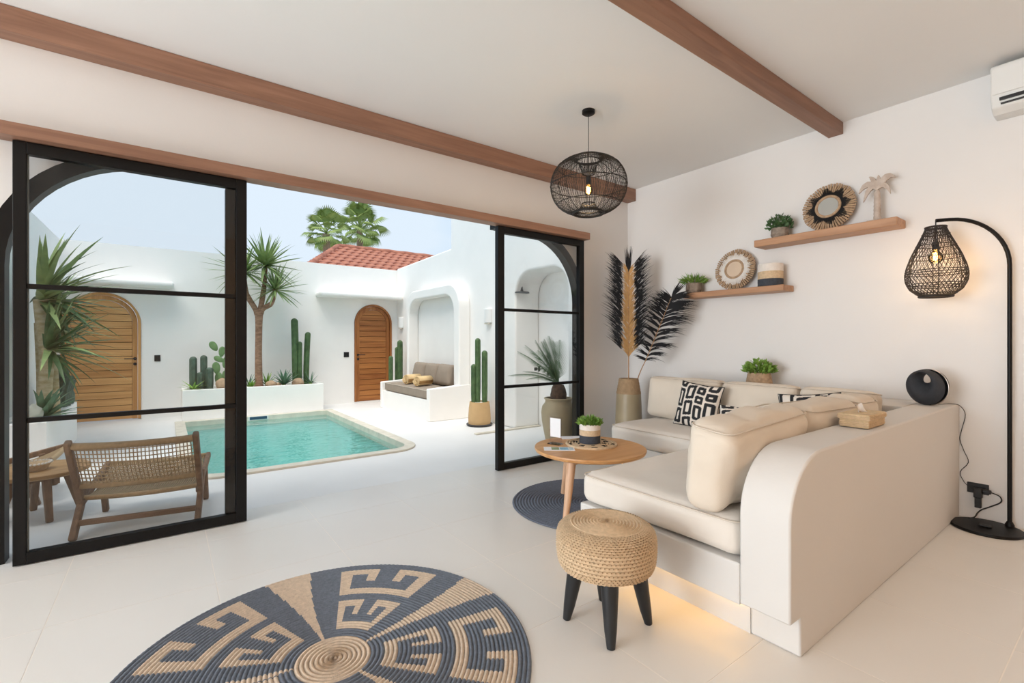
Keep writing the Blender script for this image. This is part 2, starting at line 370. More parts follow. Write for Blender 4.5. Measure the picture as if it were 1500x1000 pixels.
# sliding door panels
def panel(n, x0, x1, y0, stop, label):
    z0, z1 = .006, 2.232
    d = thing('door_%d' % n, label, None, (x0, y0, 0)); d['kind'] = 'structure'
    W = x1-x0; t = .05
    sl, sr = (.052, .06) if stop else (.072, .065)
    MB().box(0, sl, 0, t, z0, z1).build('stile', M['black'], d, bev=.003)
    MB().box(W-sr, W, 0, t, z0, z1).build('stile', M['black'], d, bev=.003)
    MB().box(sl, W-sr, 0, t, z1-.062, z1).build('top_rail', M['black'], d, bev=.003)
    MB().box(sl, W-sr, 0, t, z0, z0+.06).build('bottom_rail', M['black'], d, bev=.003)
    a, b = sl, W-sr
    for zb in (1.473, .762):
        MB().box(a, b, .008, t-.008, zb-.013, zb+.013).build('glazing_bar', M['black'], d, bev=.002)
    if stop:
        MB().box(W-sr-.058, W-sr, .035, .085, z0, z1-.062).build('stacked_stile', M['black2'], d, bev=.003)
        MB().box(a-.0, a+.006, .02, .03, z0+.06, z1-.062).build('gasket', M['gasket'], d)
    zs = [z0+.06, .762-.013, .762+.013, 1.473-.013, 1.473+.013, z1-.062]
    for k in range(3):
        MB().box(a, b, .022, .028, zs[2*k], zs[2*k+1]).build('pane', M['pane'], d)
    return d
panel(1, -.645, .427, 3.515, True, 'black framed glass sliding door in front of the woven lounge chair')
panel(2, 2.425, 3.517, 3.515, False, 'black framed glass sliding door beside the feather vase')

# ================================================================ SETTING: the courtyard
CX0, CX1, CYB, CZ = -1.215, 3.80, 9.15, 2.63
PX0, PX1, PY0, PY1 = .20, 2.20, 4.85, 8.27          # pool
# floor with the pool cut out (rounded corners at the near side)
rr = .22
hole = [(PX0, PY1), (PX0, PY0+rr)]+arc(PX0+rr, PY0+rr, rr, 180, 270, 8)+arc(PX1-rr, PY0+rr, rr, 270, 360, 8)+[(PX1, PY1)]
cf = MB()
poly = [(-2.6, WYO), (5.2, WYO), (5.2, CYB+.2), (PX1, CYB+.2)]+list(reversed(hole))+[(PX0, CYB+.2), (-2.6, CYB+.2)]
cf.prism(poly, 'z', -.12, 0); cf.box(PX0, PX1, PY1, CYB+.2, -.12, 0)
struct(cf.build('floor_courtyard', M['cement']), 'smooth white cement floor around the courtyard pool')
pl = MB()
lo = [(PX0-.0, PY1)]+hole[1:-1]+[(PX1, PY1)]
k = len(lo)
pl.v += [(p[0], p[1], -.12) for p in lo]+[(p[0], p[1], -.95) for p in lo]
for i in range(k): pl.f.append((i, (i+1) % k, (i+1) % k+k, i+k)); pl.m.append(0)
pl.f.append(tuple(range(k, 2*k))); pl.m.append(0)
pool = thing('swimming_pool', 'turquoise plunge pool with a pale stone edge set in the courtyard', 'pool', (0, 0, 0))
pl.build('basin', M['pool'], pool, fixn=False)
def offs(path, d):
    o = []
    for i, p in enumerate(path):
        a = Vector(path[i-1]); b = Vector(path[(i+1) % len(path)]); t = (b-a); nrm = Vector((t.y, -t.x)).normalized()
        q = Vector(p)+nrm*d; o.append((q.x, q.y))
    return o
# coping: one closed ring
inn = [(PX0+.02, PY1-.02), (PX0+.02, PY0+rr)]+arc(PX0+rr, PY0+rr, rr-.02, 180, 270, 8)+arc(PX1-rr, PY0+rr, rr-.02, 270, 360, 8)+[(PX1-.02, PY0+rr), (PX1-.02, PY1-.02)]
cw = .10
outr = [(PX0-cw, PY1+cw), (PX0-cw, PY0+rr)]+arc(PX0+rr, PY0+rr, rr+cw, 180, 270, 8)+arc(PX1-rr, PY0+rr, rr+cw, 270, 360, 8)+[(PX1+cw, PY0+rr), (PX1+cw, PY1+cw)]
cp = MB(); k = len(inn)
for pth, z in ((inn, -.12), (inn, .022), (outr, .022), (outr, .001)): cp.v += [(p[0], p[1], z) for p in pth]
for r_ in range(4):
    for i in range(k): cp.f.append((r_*k+i, r_*k+(i+1) % k, ((r_+1) % 4)*k+(i+1) % k, ((r_+1) % 4)*k+i)); cp.m.append(0)
cp.build('stone_edge', M['coping'], pool, bev=.006)
# water
wm = bpy.data.materials.new('pool water'); wm.use_nodes = True; n = wm.node_tree.nodes; l = wm.node_tree.links; n.remove(n['Principled BSDF'])
t = n.new('ShaderNodeBsdfTransparent'); t.inputs[0].default_value = (.80, .975, .97, 1)
gl = n.new('ShaderNodeBsdfGlossy'); gl.inputs['Roughness'].default_value = .06
nz = n.new('ShaderNodeTexNoise'); nz.inputs['Scale'].default_value = 5; nz.inputs['Detail'].default_value = 3
tcn = n.new('ShaderNodeTexCoord'); mpn = n.new('ShaderNodeMapping'); mpn.inputs['Scale'].default_value = (1, 2.2, 1)
l.new(tcn.outputs['Object'], mpn.inputs[0]); l.new(mpn.outputs[0], nz.inputs['Vector'])
bp = n.new('ShaderNodeBump'); bp.inputs['Strength'].default_value = .5; bp.inputs['Distance'].default_value = .05
l.new(nz.outputs['Fac'], bp.inputs['Height']); l.new(bp.outputs[0], gl.inputs['Normal'])
fr = n.new('ShaderNodeFresnel'); fr.inputs['IOR'].default_value = 1.2; l.new(bp.outputs[0], fr.inputs['Normal'])
fm_ = n.new('ShaderNodeMath'); fm_.operation = 'MULTIPLY'; fm_.inputs[1].default_value = .45; l.new(fr.outputs[0], fm_.inputs[0])
mx = n.new('ShaderNodeMixShader'); l.new(fm_.outputs[0], mx.inputs[0]); l.new(t.outputs[0], mx.inputs[1]); l.new(gl.outputs[0], mx.inputs[2])
l.new(mx.outputs[0], n['Material Output'].inputs[0])
wb = MB(); wb.v += [(p[0], p[1], -.05) for p in inn]; wb.f.append(tuple(range(len(inn)))); wb.m.append(0)
wo = wb.build('water', wm, pool)
MB().box(1.04, 1.28, PY1-.03, PY1-.015, -.03, .012).build('skimmer_slot', mat('skimmer blue', '#284a63', .4), pool)
MB().box(1.02, 1.30, PY1-.024, PY1-.012, -.04, .02).build('skimmer_frame', M['white'], pool)

# back wall with two arched door recesses
D1 = (-1.205, -.304, 1.905); D2 = (2.936, 3.69, 1.912)
def door_arch(d, n=18):
    r = (d[1]-d[0])/2
    return [(d[0], 0)]+arc(d[0]+r, d[2]-r, r, 180, 0, n)+[(d[1], 0)]
poly = [(CX0-.2, 0)]+door_arch(D1)+door_arch(D2)+[(5.2, 0), (5.2, CZ), (CX0-.2, CZ)]
struct(MB().prism(poly, 'y', CYB, CYB+.22).build('wall_courtyard_back', M['stucco']), 'white courtyard wall holding the two arched wooden doors')
struct(MB().box(CX0-.2, CX0, 5.80, CYB, 0, CZ).box(-2.6, CX0-.2, 5.80, 6.0, 0, CZ).box(-2.6, -2.4, WYO, 5.80, 0, CZ).build('wall_courtyard_left', M['stucco']), 'white courtyard side wall behind the raised planter')
# right wall: shower recess notch; higher part beside the house
SY0, SY1, SZ = 4.07, 5.10, 2.10
poly = [(WYO, 0), (SY0, 0)]+arc(SY0+.3, SZ-.3, .3, 180, 90, 8)+arc(SY1-.3, SZ-.3, .3, 90, 0, 8)+[(SY1, 0), (CYB, 0), (CYB, 2.66), (6.89, 2.72), (6.89, 3.9), (WYO, 3.9)]
rw = MB().prism(poly, 'x', CX1, CX1+.42).build('wall_courtyard_right', M['stucco'], bev=.03, seg=3)
struct(rw, 'white courtyard wall with the shower recess and the bench alcove')
struct(MB().box(CX1+.42, CX1+.57, WYO, 5.6, 0, 2.6).build('wall_shower', M['stucco']), 'white wall at the back of the shower recess')
struct(MB().box(3.15, CX1+.40, 5.04, 5.10, .0005, .02).build('trim_5', M['coping'], bev=.004), 'grey stone strip edging the shower floor')

# arched doors
def arched_door(n, d, fx, fz, planks, handle_left, label):
    r = (d[1]-d[0])/2; cx = (d[0]+d[1])/2; zc = d[2]-r
    t = thing('door_%d' % n, label, None, (cx, CYB, 0)); t['kind'] = 'structure'
    def ring(r0, r1, y0, y1, name, z0=.012):
        o_ = [(-r0, z0)]+[(p[0], p[1]) for p in arc(0, zc, r0, 180, 0, 22)]+[(r0, z0)]
        i_ = [(-r1, z0)]+[(p[0], p[1]) for p in arc(0, zc, r1, 180, 0, 22)]+[(r1, z0)]
        q = MB(); m_ = len(o_)
        for pth, yy in ((o_, y0), (i_, y0), (i_, y1), (o_, y1)): q.v += [(p[0], yy, p[1]) for p in pth]
        for i in range(m_-1):
            for k in range(4): q.f.append((k*m_+i, k*m_+i+1, ((k+1) % 4)*m_+i+1, ((k+1) % 4)*m_+i)); q.m.append(0)
        for e in (0, m_-1): q.f.append(tuple(k*m_+e for k in range(4))); q.m.append(0)
        return q.build(name, fz, t, smooth=35)
    ring(r-.004, r-.04, -.02, .10, 'door_frame')
    ring(r-.045, r-.105, .012, .06, 'leaf_frame')
    ri = r-.107; z = .012; ztop = zc+ri; h = (ztop-z)/planks
    MB().prism([(-ri, .012)]+arc(0, zc, ri, 180, 0, 20)+[(ri, .012)], 'y', .046, .056).build('leaf_back', mat('door groove brown', '#5b3a1c', .8), t)
    for k in range(planks):
        z0, z1 = z+k*h+.004, z+(k+1)*h-.004
        def hw(zz): return ri-.002 if zz <= zc else math.sqrt(max(0, (ri-.002)**2-(zz-zc)**2))
        L = [(-hw(z0+(z1-z0)*i/6), z0+(z1-z0)*i/6) for i in range(7)]
        pts = L+[(-p[0], p[1]) for p in reversed(L)]
        if z1 <= zc: pts = [L[0], L[-1], (-L[-1][0], L[-1][1]), (-L[0][0], L[0][1])]
        if hw(z1) < 1e-4: pts = L+[(-p[0], p[1]) for p in reversed(L[:-1])]
        MB().prism(pts, 'y', .022, .046).build('plank', fx, t)
    sx = -1 if handle_left else 1; hx = sx*(r-.075)
    hd = MB(); hd.lathe([(.022, 0), (.022, .012)], 16); ho = hd.build('handle_rose', M['plastic'], t, (hx, .012, .92), (PI/2, 0, 0), smooth=40)
    lv = MB().tube([(0, 0, 0), (0, 0, .045), (-sx*.02, 0, .05), (-sx*.125, 0, .05)], .008, 8); lv.build('lever', M['plastic'], ho, (0, 0, 0), smooth=40)
    MB().lathe([(.022, 0), (.022, .012)], 16).build('lock_rose', M['plastic'], t, (hx, .012, .84), (PI/2, 0, 0), smooth=40)
    return t
arched_door(3, D1, M['teak'], M['teakz'], 17, False, 'arched honey coloured wooden plank door behind the leafy planter')
arched_door(4, D2, M['teak2'], M['teak2z'], 17, True, 'arched red brown wooden plank door beside the alcove bench')
MB().box(D2[0]-.03, D2[1]+.0, CYB-.10, CYB+.05, 0.0005, .012).build('trim_6', M['cement'], bev=.003)['kind'] = 'structure'
bpy.data.objects['trim_6']['label'] = 'low cement threshold under the red brown door'
for (a, b, lab) in (((226, 520), (235, 529), 'dark square switch plate right of the honey coloured door'), ((503.5, 515.5), (511, 523), 'dark square switch plate left of the red brown door')):
    p, q = wyp(*a, CYB), wyp(*b, CYB)
    s_ = thing('switch_plate', lab, 'switch', ((p.x+q.x)/2, CYB, (p.z+q.z)/2)); hw_ = abs(q.x-p.x)/2; hh = abs(q.z-p.z)/2
    MB().box(-hw_, hw_, -.012, 0, -hh, hh).build('plate', M['plastic'], s_, bev=.003)
    MB().box(-hw_*.7, -.003, -.016, -.012, -hh*.6, hh*.6).build('button', M['black2'], s_)
    MB().box(.003, hw_*.7, -.016, -.012, -hh*.6, hh*.6).build('button', M['black2'], s_)
# canopies over the doors
for (x0, x1, lab) in ((-1.2, .10, 'white rendered canopy over the honey coloured door'), (2.22, CX1-.02, 'white rendered canopy over the red brown door')):
    c_ = MB().box(x0, x1, CYB-.36, CYB+.02, 2.00, 2.09).build('trim_7' if x0 < 0 else 'trim_8', M['stucco'], bev=.04, seg=4); struct(c_, lab)

# alcove bench structure on the right wall
BY0, BY1, BX0, BXF = 6.26, 8.22, 3.10, 3.60
bench = thing('alcove_bench', 'white built-in bench under a rounded alcove in the courtyard', 'bench', (3.45, 7.2, 0))
def L_(o, b=bench):
    o.parent = b; o.location = (-b.location.x, -b.location.y, 0); return o
ny0, ny1, nzt, nr = BY0+.18, BY1-.10, 1.93, .30
poly = [(BY0+.006, .30), (ny0, .30)]+arc(ny0+nr, nzt-nr, nr, 180, 90, 8)+arc(ny1-nr, nzt-nr, nr, 90, 0, 8)+[(ny1, .30), (BY1, .30)]+arc(BY1-.30, 2.09-.30, .30, 0, 90, 8)+arc(BY0+.366, 2.09-.36, .36, 90, 180, 8)
L_(MB().prism(poly, 'x', BXF, CX1).build('alcove_surround', M['stucco'], bev=.025, seg=3))
L_(MB().box(BX0+.02, CX1, BY0+.1, BY1-.08, 0, .31).build('seat_base', M['stucco']))
L_(MB().prism([(BX0, 0), (CX1, 0), (CX1, .52), (BXF+.1, .52), (BXF-.1, .505), (BX0, .48)], 'y', BY0, BY0+.10).build('side_wall', M['stucco'], bev=.012))
L_(MB().prism([(BX0, 0), (CX1, 0), (CX1, .50), (BX0, .46)], 'y', BY1-.08, BY1).build('side_wall', M['stucco'], bev=.012))
# raised planters
def planter(name, x0, x1, y0, y1, h, lab):
    t = thing(name, lab, 'planter', ((x0+x1)/2, (y0+y1)/2, 0)); t_ = .07
    def q(b): b.parent = t; b.location = (-t.location.x, -t.location.y, 0)
    for bx in ((x0, x1, y0, y0+t_), (x0, x1, y1-t_, y1), (x0, x0+t_, y0+t_, y1-t_), (x1-t_, x1, y0+t_, y1-t_)):
        q(MB().box(*bx, 0, h).build('side', M['stucco'], bev=.008))
    g = MB(); g.box(x0+t_, x1-t_, y0+t_, y1-t_, .05, h-.035)
    q(g.build('soil', M['soil']))
    g = MB(); nn = int((x1-x0)*(y1-y0)*900)
    for _ in range(min(nn, 1800)):
        c = Vector((R.uniform(x0+t_+.01, x1-t_-.01), R.uniform(y0+t_+.01, y1-t_-.01), h-.032+R.uniform(0, .008))); s_ = R.uniform(.010, .022)
        vs_ = [c+Vector(v)*s_*R.uniform(.7, 1.2) for v in ((1,0,0),(-1,0,0),(0,1,0),(0,-1,0),(0,0,.7),(0,0,-.7))]
        g.add(vs_, [(0,2,4),(2,1,4),(1,3,4),(3,0,4),(2,0,5),(1,2,5),(3,1,5),(0,3,5)])
    go = g.build('gravel', M['gravel'], fixn=False); go['kind'] = 'stuff'; q(go)
    return t
PLZ = .455
planter('raised_planter', .195, 2.20, 8.50, CYB-.003, PLZ, 'white raised planter of cacti against the courtyard back wall')
planter('raised_planter', CX0+.003, -.866, 5.9, 7.70, PLZ, 'white raised planter with the broad leaved yucca beside the honey door')
# wall sconces
def sconce(loc, lab):
    s_ = thing('wall_sconce', lab, 'lamp', loc)
    prof = arc(0, 0, .075, 90, 270, 12)
    MB().prism([(p[0], p[1]) for p in prof], 'z', -.11, .10).build('shade', M['white'], s_, smooth=30, bev=.01)
    MB().box(-.06, 0, -.055, .055, -.125, -.11).build('lower_trim', M['coping'], s_)
p = wxp(589, 472, CX1); sconce((CX1, p.y, p.z), 'small white wall light between the red brown door and the alcove')
p = wxp(717, 462, CX1); sconce((CX1, p.y, p.z), 'small white wall light above the potted cactus')
# shower fittings
XS = CX1+.42
sh = thing('rain_shower', 'dark metal rain shower head on a bent arm in the white recess', 'shower', (XS, 4.55, 1.9))
p1, p2, p3 = wxp(791, 414, XS), wxp(773, 414, XS-.32), wxp(772, 427, XS-.33)
ay = p1.y; az = p1.z
sh.location = (XS, ay, az)
MB().tube(smooth_path([(0, 0, 0), (-.12, 0, .0), (-.27, 0, .0), (-.31, 0, -.02), (-.32, 0, -.06), (-.32, 0, -.12)], 4), .012, 10).build('arm', M['chrome'], sh, smooth=60)
MB().lathe([(.03, -.012), (.03, -.002)], 16).build('wall_flange', M['chrome'], sh, (0, 0, 0), (0, PI/2, 0))
MB().lathe([(.02, -.12), (.02, -.14), (.10, -.150), (.105, -.165), (.0, -.166)], 24, (-.32, 0, 0)).build('shower_head', M['chrome'], sh, smooth=40)
p = wxp(789, 540, XS)
kn = thing('shower_valve', 'dark round shower valve below the rain shower', 'valve', (XS, p.y, p.z))
MB().lathe([(.04, 0), (.04, .012)], 20).build('flange', M['chrome'], kn, (0, 0, 0), (0, -PI/2, 0))
MB().lathe([(.014, .012), (.014, .04), (.027, .045), (.027, .085), (.02, .09)], 16).build('knob', M['chrome'], kn, (0, 0, 0), (0, -PI/2, 0), smooth=35)
MB().bar((-.065, 0, .02), (-.065, 0, .07), .01, .01).build('lever', M['chrome'], kn)
# outer ground
g = MB(); g.add([(-60, -60, -.3), (60, -60, -.3), (60, 120, -.3), (-60, 120, -.3)], [(0, 1, 2, 3)])
# cut away under the pool by keeping it below
for v in range(4): g.v[v] = (g.v[v][0], g.v[v][1], -1.4)
struct(g.build('ground', M['ground']), 'pale open ground around the house')
struct(MB().box(-18, XL-.15, -9, WYO+.0, -.3, -.02).build('terrace', M['ground']), 'pale terrace on the garden side')
# ================================================================ COURTYARD THINGS
def blade(L, W, droop=.15, fold=.25, n=7, wprof=None, thick=0):
    """leaf along +x, tip drooping towards -z, folded in a shallow V"""
    b = MB()
    def fn(i, j):
        t = i/(n-1); w_ = W/2*(wprof(t) if wprof else (min(1, t*6+.35))*(1-t**2.2)+.015)
        return (L*t*(1-.12*droop*t), (j-1)*w_, -droop*L*t*t+abs(j-1)*w_*fold)
    return b.grid(fn, n, 3)
def rosette(parent, me_list, n, base, elev, azim=(0, 360), rad=.02, jit=.08, sc=(.85, 1.1), name='leaf', rnd=R, lim=None):
    """n leaves; elev = (first/inner, last/outer) degrees"""
    for k in range(n):
        f = k/max(1, n-1)
        az = math.radians(azim[0]+((k*137.5) % 360)*(azim[1]-azim[0])/360)+rnd.uniform(-jit, jit)
        el = math.radians(elev[0]+(elev[1]-elev[0])*f)+rnd.uniform(-jit, jit)
        s_ = rnd.uniform(*sc)
        if lim and not lim(az, el, s_):
            az = lim(az, el, s_, True)
        put(name, rnd.choice(me_list), parent, (base[0]+rad*math.cos(az), base[1]+rad*math.sin(az), base[2]-.05*f*rad/.02*.3), (rnd.uniform(-.3, .3), -el, az), s_)

# ---- branching yucca tree in the back planter
def meshes(specs, m): return [blade(*s).mesh('leaf', m, smooth=60) for s in specs]
yl = meshes([(.56, .05, .10, .3), (.52, .046, .22, .3), (.60, .044, .02, .3)], M['leaf'])
yb = gp(379, 566, PLZ-.03); yb.y = 8.74; yb.x = 1.235
yt = thing('yucca_tree', 'branching yucca tree with spiky green heads in the back planter', 'tree', (yb.x, yb.y, PLZ-.035))
z0 = PLZ-.035
MB().tube(smooth_path([(0, 0, 0), (.0, 0, .1), (-.005, 0, .5), (.0, 0, .95), (.002, 0, 1.22)], 5), [.085, .078, .072, .068, .064, .060, .058, .056, .055, .054, .053, .052, .052, .052, .052, .052, .053, .055, .057, .06, .062], 12).build('trunk', M['bark'], yt, smooth=60)
heads = []
for (px, py, Y, l) in ((389, 388, 8.68, 1), (357, 398, 8.72, 1), (403, 424, 8.62, .85)):
    q = wyp(px, py, Y)-yt.location; heads.append((q, l))
    MB().tube(smooth_path([(.0, 0, 1.16), (q.x*.25, q.y*.3, 1.30), (q.x*.8, q.y*.8, max(1.4, q.z-.35)), tuple(q)], 5), [.05]*4+[.042]*6+[.034]*6, 10).build('branch', M['bark'], yt, smooth=60)
def keep_y(q):
    def f(az, el, s_, fix=False):
        y = yt.location.y+q.y+.64*s_*math.cos(el)*math.sin(az)
        if fix: return -az
        return y < CYB-.02 or yt.location.z+q.z > CZ+.1
    return f
for q, l in heads:
    rosette(yt, yl, 66, q, (82, -35), rad=.02, sc=(.85*l, 1.1*l), lim=keep_y(q))
# ---- cacti, agaves and stones in the back planter
def cactus_col(b, x, y, h, r, lean=(0, 0), ribs=9, n=36, k=17, z0=0):
    def fn(i, j):
        t = (j/8*.9 if j <= 8 else .9+.1*math.sin(PI/2*(j-8)/(k-9))); a = 2*PI*i/n
        rr_ = r*(.88+.12*min(1, t*4)); 
        zt = h*t
        dome = min(.1, r*1.1/h); top = max(0, (t-1+dome)/dome); rr_ *= math.sqrt(max(0, 1-top*top)) if top > 0 else 1
        rr_ *= 1+.11*math.cos(ribs*a)
        bend = t*t
        return (x+rr_*math.cos(a)+lean[0]*bend, y+rr_*math.sin(a)+lean[1]*bend, z0+zt)
    return b.grid(fn, n, k, cu=True)
def cactus(name, lab, cols, loc, m, group=None, ribs=9):
    t = thing(name, lab, 'cactus', loc, group=group)
    for (dx, dy, h, r, ln) in cols:
        cactus_col(MB(), dx, dy, h, r, ln, ribs).build('stem', m, t, smooth=80)
    return t
ZG = PLZ-.03
def colz(px, py, Y): return wyp(px, py, Y)
b0 = wyp(436, 560, 8.83)
def cc(px, ptop, r, Y=8.83, lean=(0, 0)):
    q = wyp(px, ptop, Y); return (q.x-b0.x, Y-8.83, q.z-ZG, r, lean)
cactus('column_cactus', 'three tall green column cacti rising from the back planter', [cc(433, 466, .052, lean=(-.02, 0)), cc(439, 500, .036, 8.79), cc(448.5, 486, .044, lean=(.03, 0))], (b0.x, 8.83, ZG), M['cactus'])
b1 = wyp(295, 565, 8.8)
def c2(px, ptop, r, Y=8.8, lean=(0, 0)):
    q = wyp(px, ptop, Y); return (q.x-b1.x, Y-8.8, q.z-ZG, r, lean)
cactus('cereus_cactus', 'grey green knobbly cactus clump beside the prickly pear', [c2(283, 522, .046), c2(298.5, 520, .043), c2(293, 545, .040, 8.70), c2(307, 538, .048, 8.72)], (b1.x, 8.8, ZG), M['cactus_d'], ribs=6)
# prickly pear
pp = thing('prickly_pear', 'prickly pear cactus with oval light green pads', 'cactus', (0, 8.8, ZG)); bb = wyp(318, 560, 8.8); pp.location.x = bb.x
def pad(px, py, hw_, hh, tilt, Y=8.8):
    c = wyp(px, py, Y)-pp.location
    q = MB(); q.lathe([(hw_*math.sin(PI*t/10)*(1-.18*math.cos(PI*t/10)), -hh*math.cos(PI*t/10)) for t in range(11)], 16, caps=False)
    o = q.build('pad', M['pear'], pp, c, (0, math.radians(tilt), R.uniform(-.5, .5)), smooth=80, merge=.0004); o.scale = (1, .28, 1)
for a in ((313, 507, .052, .085, -30), (325, 515, .05, .085, 8), (321, 526, .045, .08, -62), (317, 539, .055, .10, -8), (331, 530, .05, .1, 15), (320, 554, .055, .10, 5), (329, 549, .045, .08, 20)): pad(*a)
# agaves
al = meshes([(.26, .045, .05, .35), (.24, .042, .18, .35)], M['leaf_b']); al2 = meshes([(.22, .035, .1, .35)], M['leaf_y']); al3 = meshes([(.24, .022, .1, .3), (.22, .02, .25, .3)], M['leaf_b'])
def agave(name, lab, px, py, Y, mesh, n, el, sc, z=ZG, az=(0, 360)):
    q = wyp(px, py, Y); t = thing(name, lab, 'plant', (q.x, Y, z))
    MB().lathe([(.0, 0), (.028, .0), (.03, .03), (.015, .06), (0, .065)], 10, caps=False).build('core', M['leaf_y'], t, smooth=60)
    rosette(t, mesh, n, (0, 0, .04), el, az, rad=.018, sc=(.85*sc, 1.1*sc)); return t
agave('agave', 'blue green agave in the back planter right of the yucca trunk', 416, 560, 8.72, al, 26, (80, 12), 1.05)
agave('agave', 'small yellow green agave close by the yucca trunk', 391, 560, 8.85, al2, 16, (80, 15), 1.0)
agave('agave', 'thin leaved pale agave at the open end of the back planter', 455, 560, 8.72, al3, 20, (75, 5), .9)
agave('agave', 'thin leaved pale agave between the prickly pear and the yucca trunk', 365, 560, 8.85, al3, 20, (75, 5), 1.05)
agave('agave', 'low light green agave below the grey green cactus clump', 283, 570, 8.64, al2, 14, (45, 2), .9)
agave('succulent', 'tiny green rosette at the foot of the yucca trunk', 368, 566, 8.64, meshes([(.10, .04, .0, .3)], M['leaf_y']), 16, (75, 10), 1.0)
def rock(name, lab, loc, s, m, seed, cat='stone'):
    bm = bmesh.new(); bmesh.ops.create_icosphere(bm, subdivisions=3, radius=1)
    for v in bm.verts:
        d = 1+.22*mnoise.noise(v.co*1.2+Vector((seed*3.1, 0, 0)))+.05*mnoise.noise(v.co*4+Vector((seed, 0, 0)))
        v.co = Vector((v.co.x*s[0], v.co.y*s[1], v.co.z*s[2]))*d
    me = bpy.data.meshes.new(name); bm.to_mesh(me); bm.free(); me.materials.append(m)
    me.polygons.foreach_set('use_smooth', [True]*len(me.polygons))
    o = bpy.data.objects.new(name, me); C.objects.link(o); o.location = loc; return tag(o, lab, cat)
for (px, Y, s, m_, lab) in ((325, 8.66, (.085, .06, .10), 'stone', 'rounded tan stone below the prickly pear pads'), (397, 8.66, (.085, .06, .062), 'stone', 'flat dark tan stone between yucca trunk and agave'),
                            (408, 8.68, (.045, .04, .04), 'stone', 'small tan stone between the flat stone and the agave'), (437, 8.66, (.095, .06, .075), 'stone', 'round tan stone in front of the column cacti')):
    q = wyp(px, 560, Y); rock('stone', lab, (q.x, Y, ZG+s[2]*.75), s, M[m_], px)

# ---- left planter: broad leaved yucca with several heads
bt = thing('broad_leaved_yucca', 'broad leaved yucca with pale trunks in the planter behind the glass door', 'plant', (-1.02, 6.5, ZG))
bl = meshes([(.84, .085, .18, .25, 9), (.78, .08, .05, .25, 9), (.80, .075, .34, .25, 9)], M['leaf']); bl2 = meshes([(.74, .075, .2, .25, 9), (.66, .07, .42, .25, 9)], M['leaf_d'])
hd_ = [((.02, .05, 1.17), (.10, 0, 0), .062, 1.0), ((.10, -.15, .68), (.06, -.1, 0), .05, .85), ((-.05, .5, .95), (0, .35, 0), .055, .9)]
def keep_x(q):
    def f(az, el, s_, fix=False):
        if fix: return PI-az
        return bt.location.x+q[0]+.86*s_*math.cos(el)*math.cos(az) > CX0+.02
    return f
for (tp, bs, r_, l_) in hd_:
    MB().tube(smooth_path([bs, (bs[0]*.7+tp[0]*.3, bs[1]*.6+tp[1]*.4, tp[2]*.45), tp], 6), [r_*1.15-.0012*i*10*r_ for i in range(13)], 12).build('trunk', M['bark_p'], bt, smooth=60)
    rosette(bt, bl+bl2, 52, tp, (88, -15), azim=(-85, 110), rad=.02, sc=(.7*l_, 1.0*l_), jit=.12, lim=keep_x(tp))
    rosette(bt, bl2, 8, (tp[0], tp[1], tp[2]-.04), (-15, -45), azim=(-75, 105), rad=.02, sc=(.6*l_, .8*l_), jit=.12, lim=keep_x(tp))
agave('aloe', 'large grey green aloe spilling over the planter below the broad leaved yucca', 62, 590, 6.15, meshes([(.40, .07, .15, .35), (.36, .065, .3, .35)], M['leaf_b']), 26, (82, 10), .9, az=(-95, 95))
q = wyp(80, 535, 7.15); cl = cactus('crested_cactus', 'dark green crested cactus in front of the honey coloured door', [(-.06, 0, .40, .05, (0, 0)), (.02, .02, .46, .06, (.03, 0)), (.05, -.05, .38, .05, (.06, 0)), (-.01, -.07, .3, .045, (0, 0)), (.07, .05, .33, .045, (.05, 0))], (-.985, 7.2, ZG), M['cactus_d'], ribs=7)
rock('barrel_cactus', 'round grey barrel cactus at the corner of the leafy planter', (-.97, 7.48, ZG+.11), (.105, .105, .125), M['cactus_d'], 5, 'cactus')
rock('stone', 'upright grey stone at the edge of the leafy planter', (-.965, 6.02, ZG+.08), (.06, .08, .11), M['stone_g'], 9)

# ---- cacti by the alcove bench, growing in a low bowl on the floor
cb = thing('column_cactus', 'cluster of green column cacti between the red brown door and the bench', 'cactus', (3.62, 8.55, 0))
MB().lathe([(.10, 0), (.15, .10), (.16, .2), (.145, .2), (.135, .17), (0, .165)], 24).build('pot', M['sand'], cb, smooth=40)
for (px, top, r_, dy) in ((572.5, 521, .038, -.02), (581.5, 508, .036, .06), (586, 498, .048, .0)):
    q = wyp(px, top, 8.55+dy); cactus_col(MB(), q.x-3.62, dy, q.z-.165, r_, (0, 0), 9, z0=.165).build('stem', M['cactus'], cb, smooth=80)

# ---- potted cactus in front of the alcove
pc = thing('potted_cactus', 'three column cacti in a sand coloured pot on a dark saucer', 'cactus', (3.56, 5.62, 0))
pf = 3.56*EX[1]+5.62*EY[1]; k_ = pf/690
MB().lathe([(.0, 0), (.17, 0), (.185, .02), (.185, .028), (.0, .028)], 32).build('saucer', M['saucer'], pc, smooth=40)
MB().lathe([(.155, .028), (.160, .10), (.150, .25), (.138, .335), (.125, .335), (.118, .30), (0, .30)], 32).build('pot', M['sand'], pc, smooth=40)
MB().lathe([(.122, .30), (.12, .315), (.06, .325), (0, .325)], 24, wob=lambda a, t: 1+.02*math.sin(13*a)).build('gravel', M['gravel'], pc, smooth=40)
for (px, top, r_) in ((694, 533, .035), (700, 495, .036), (710, 513, .038)):
    d = (px-702.5)*k_; z = CAM_H-(top-500)*k_
    cactus_col(MB(), d*EX[0], d*EY[0], z-.32, r_, (0, 0), 9, z0=.32).build('stem', M['cactus'], pc, smooth=80)

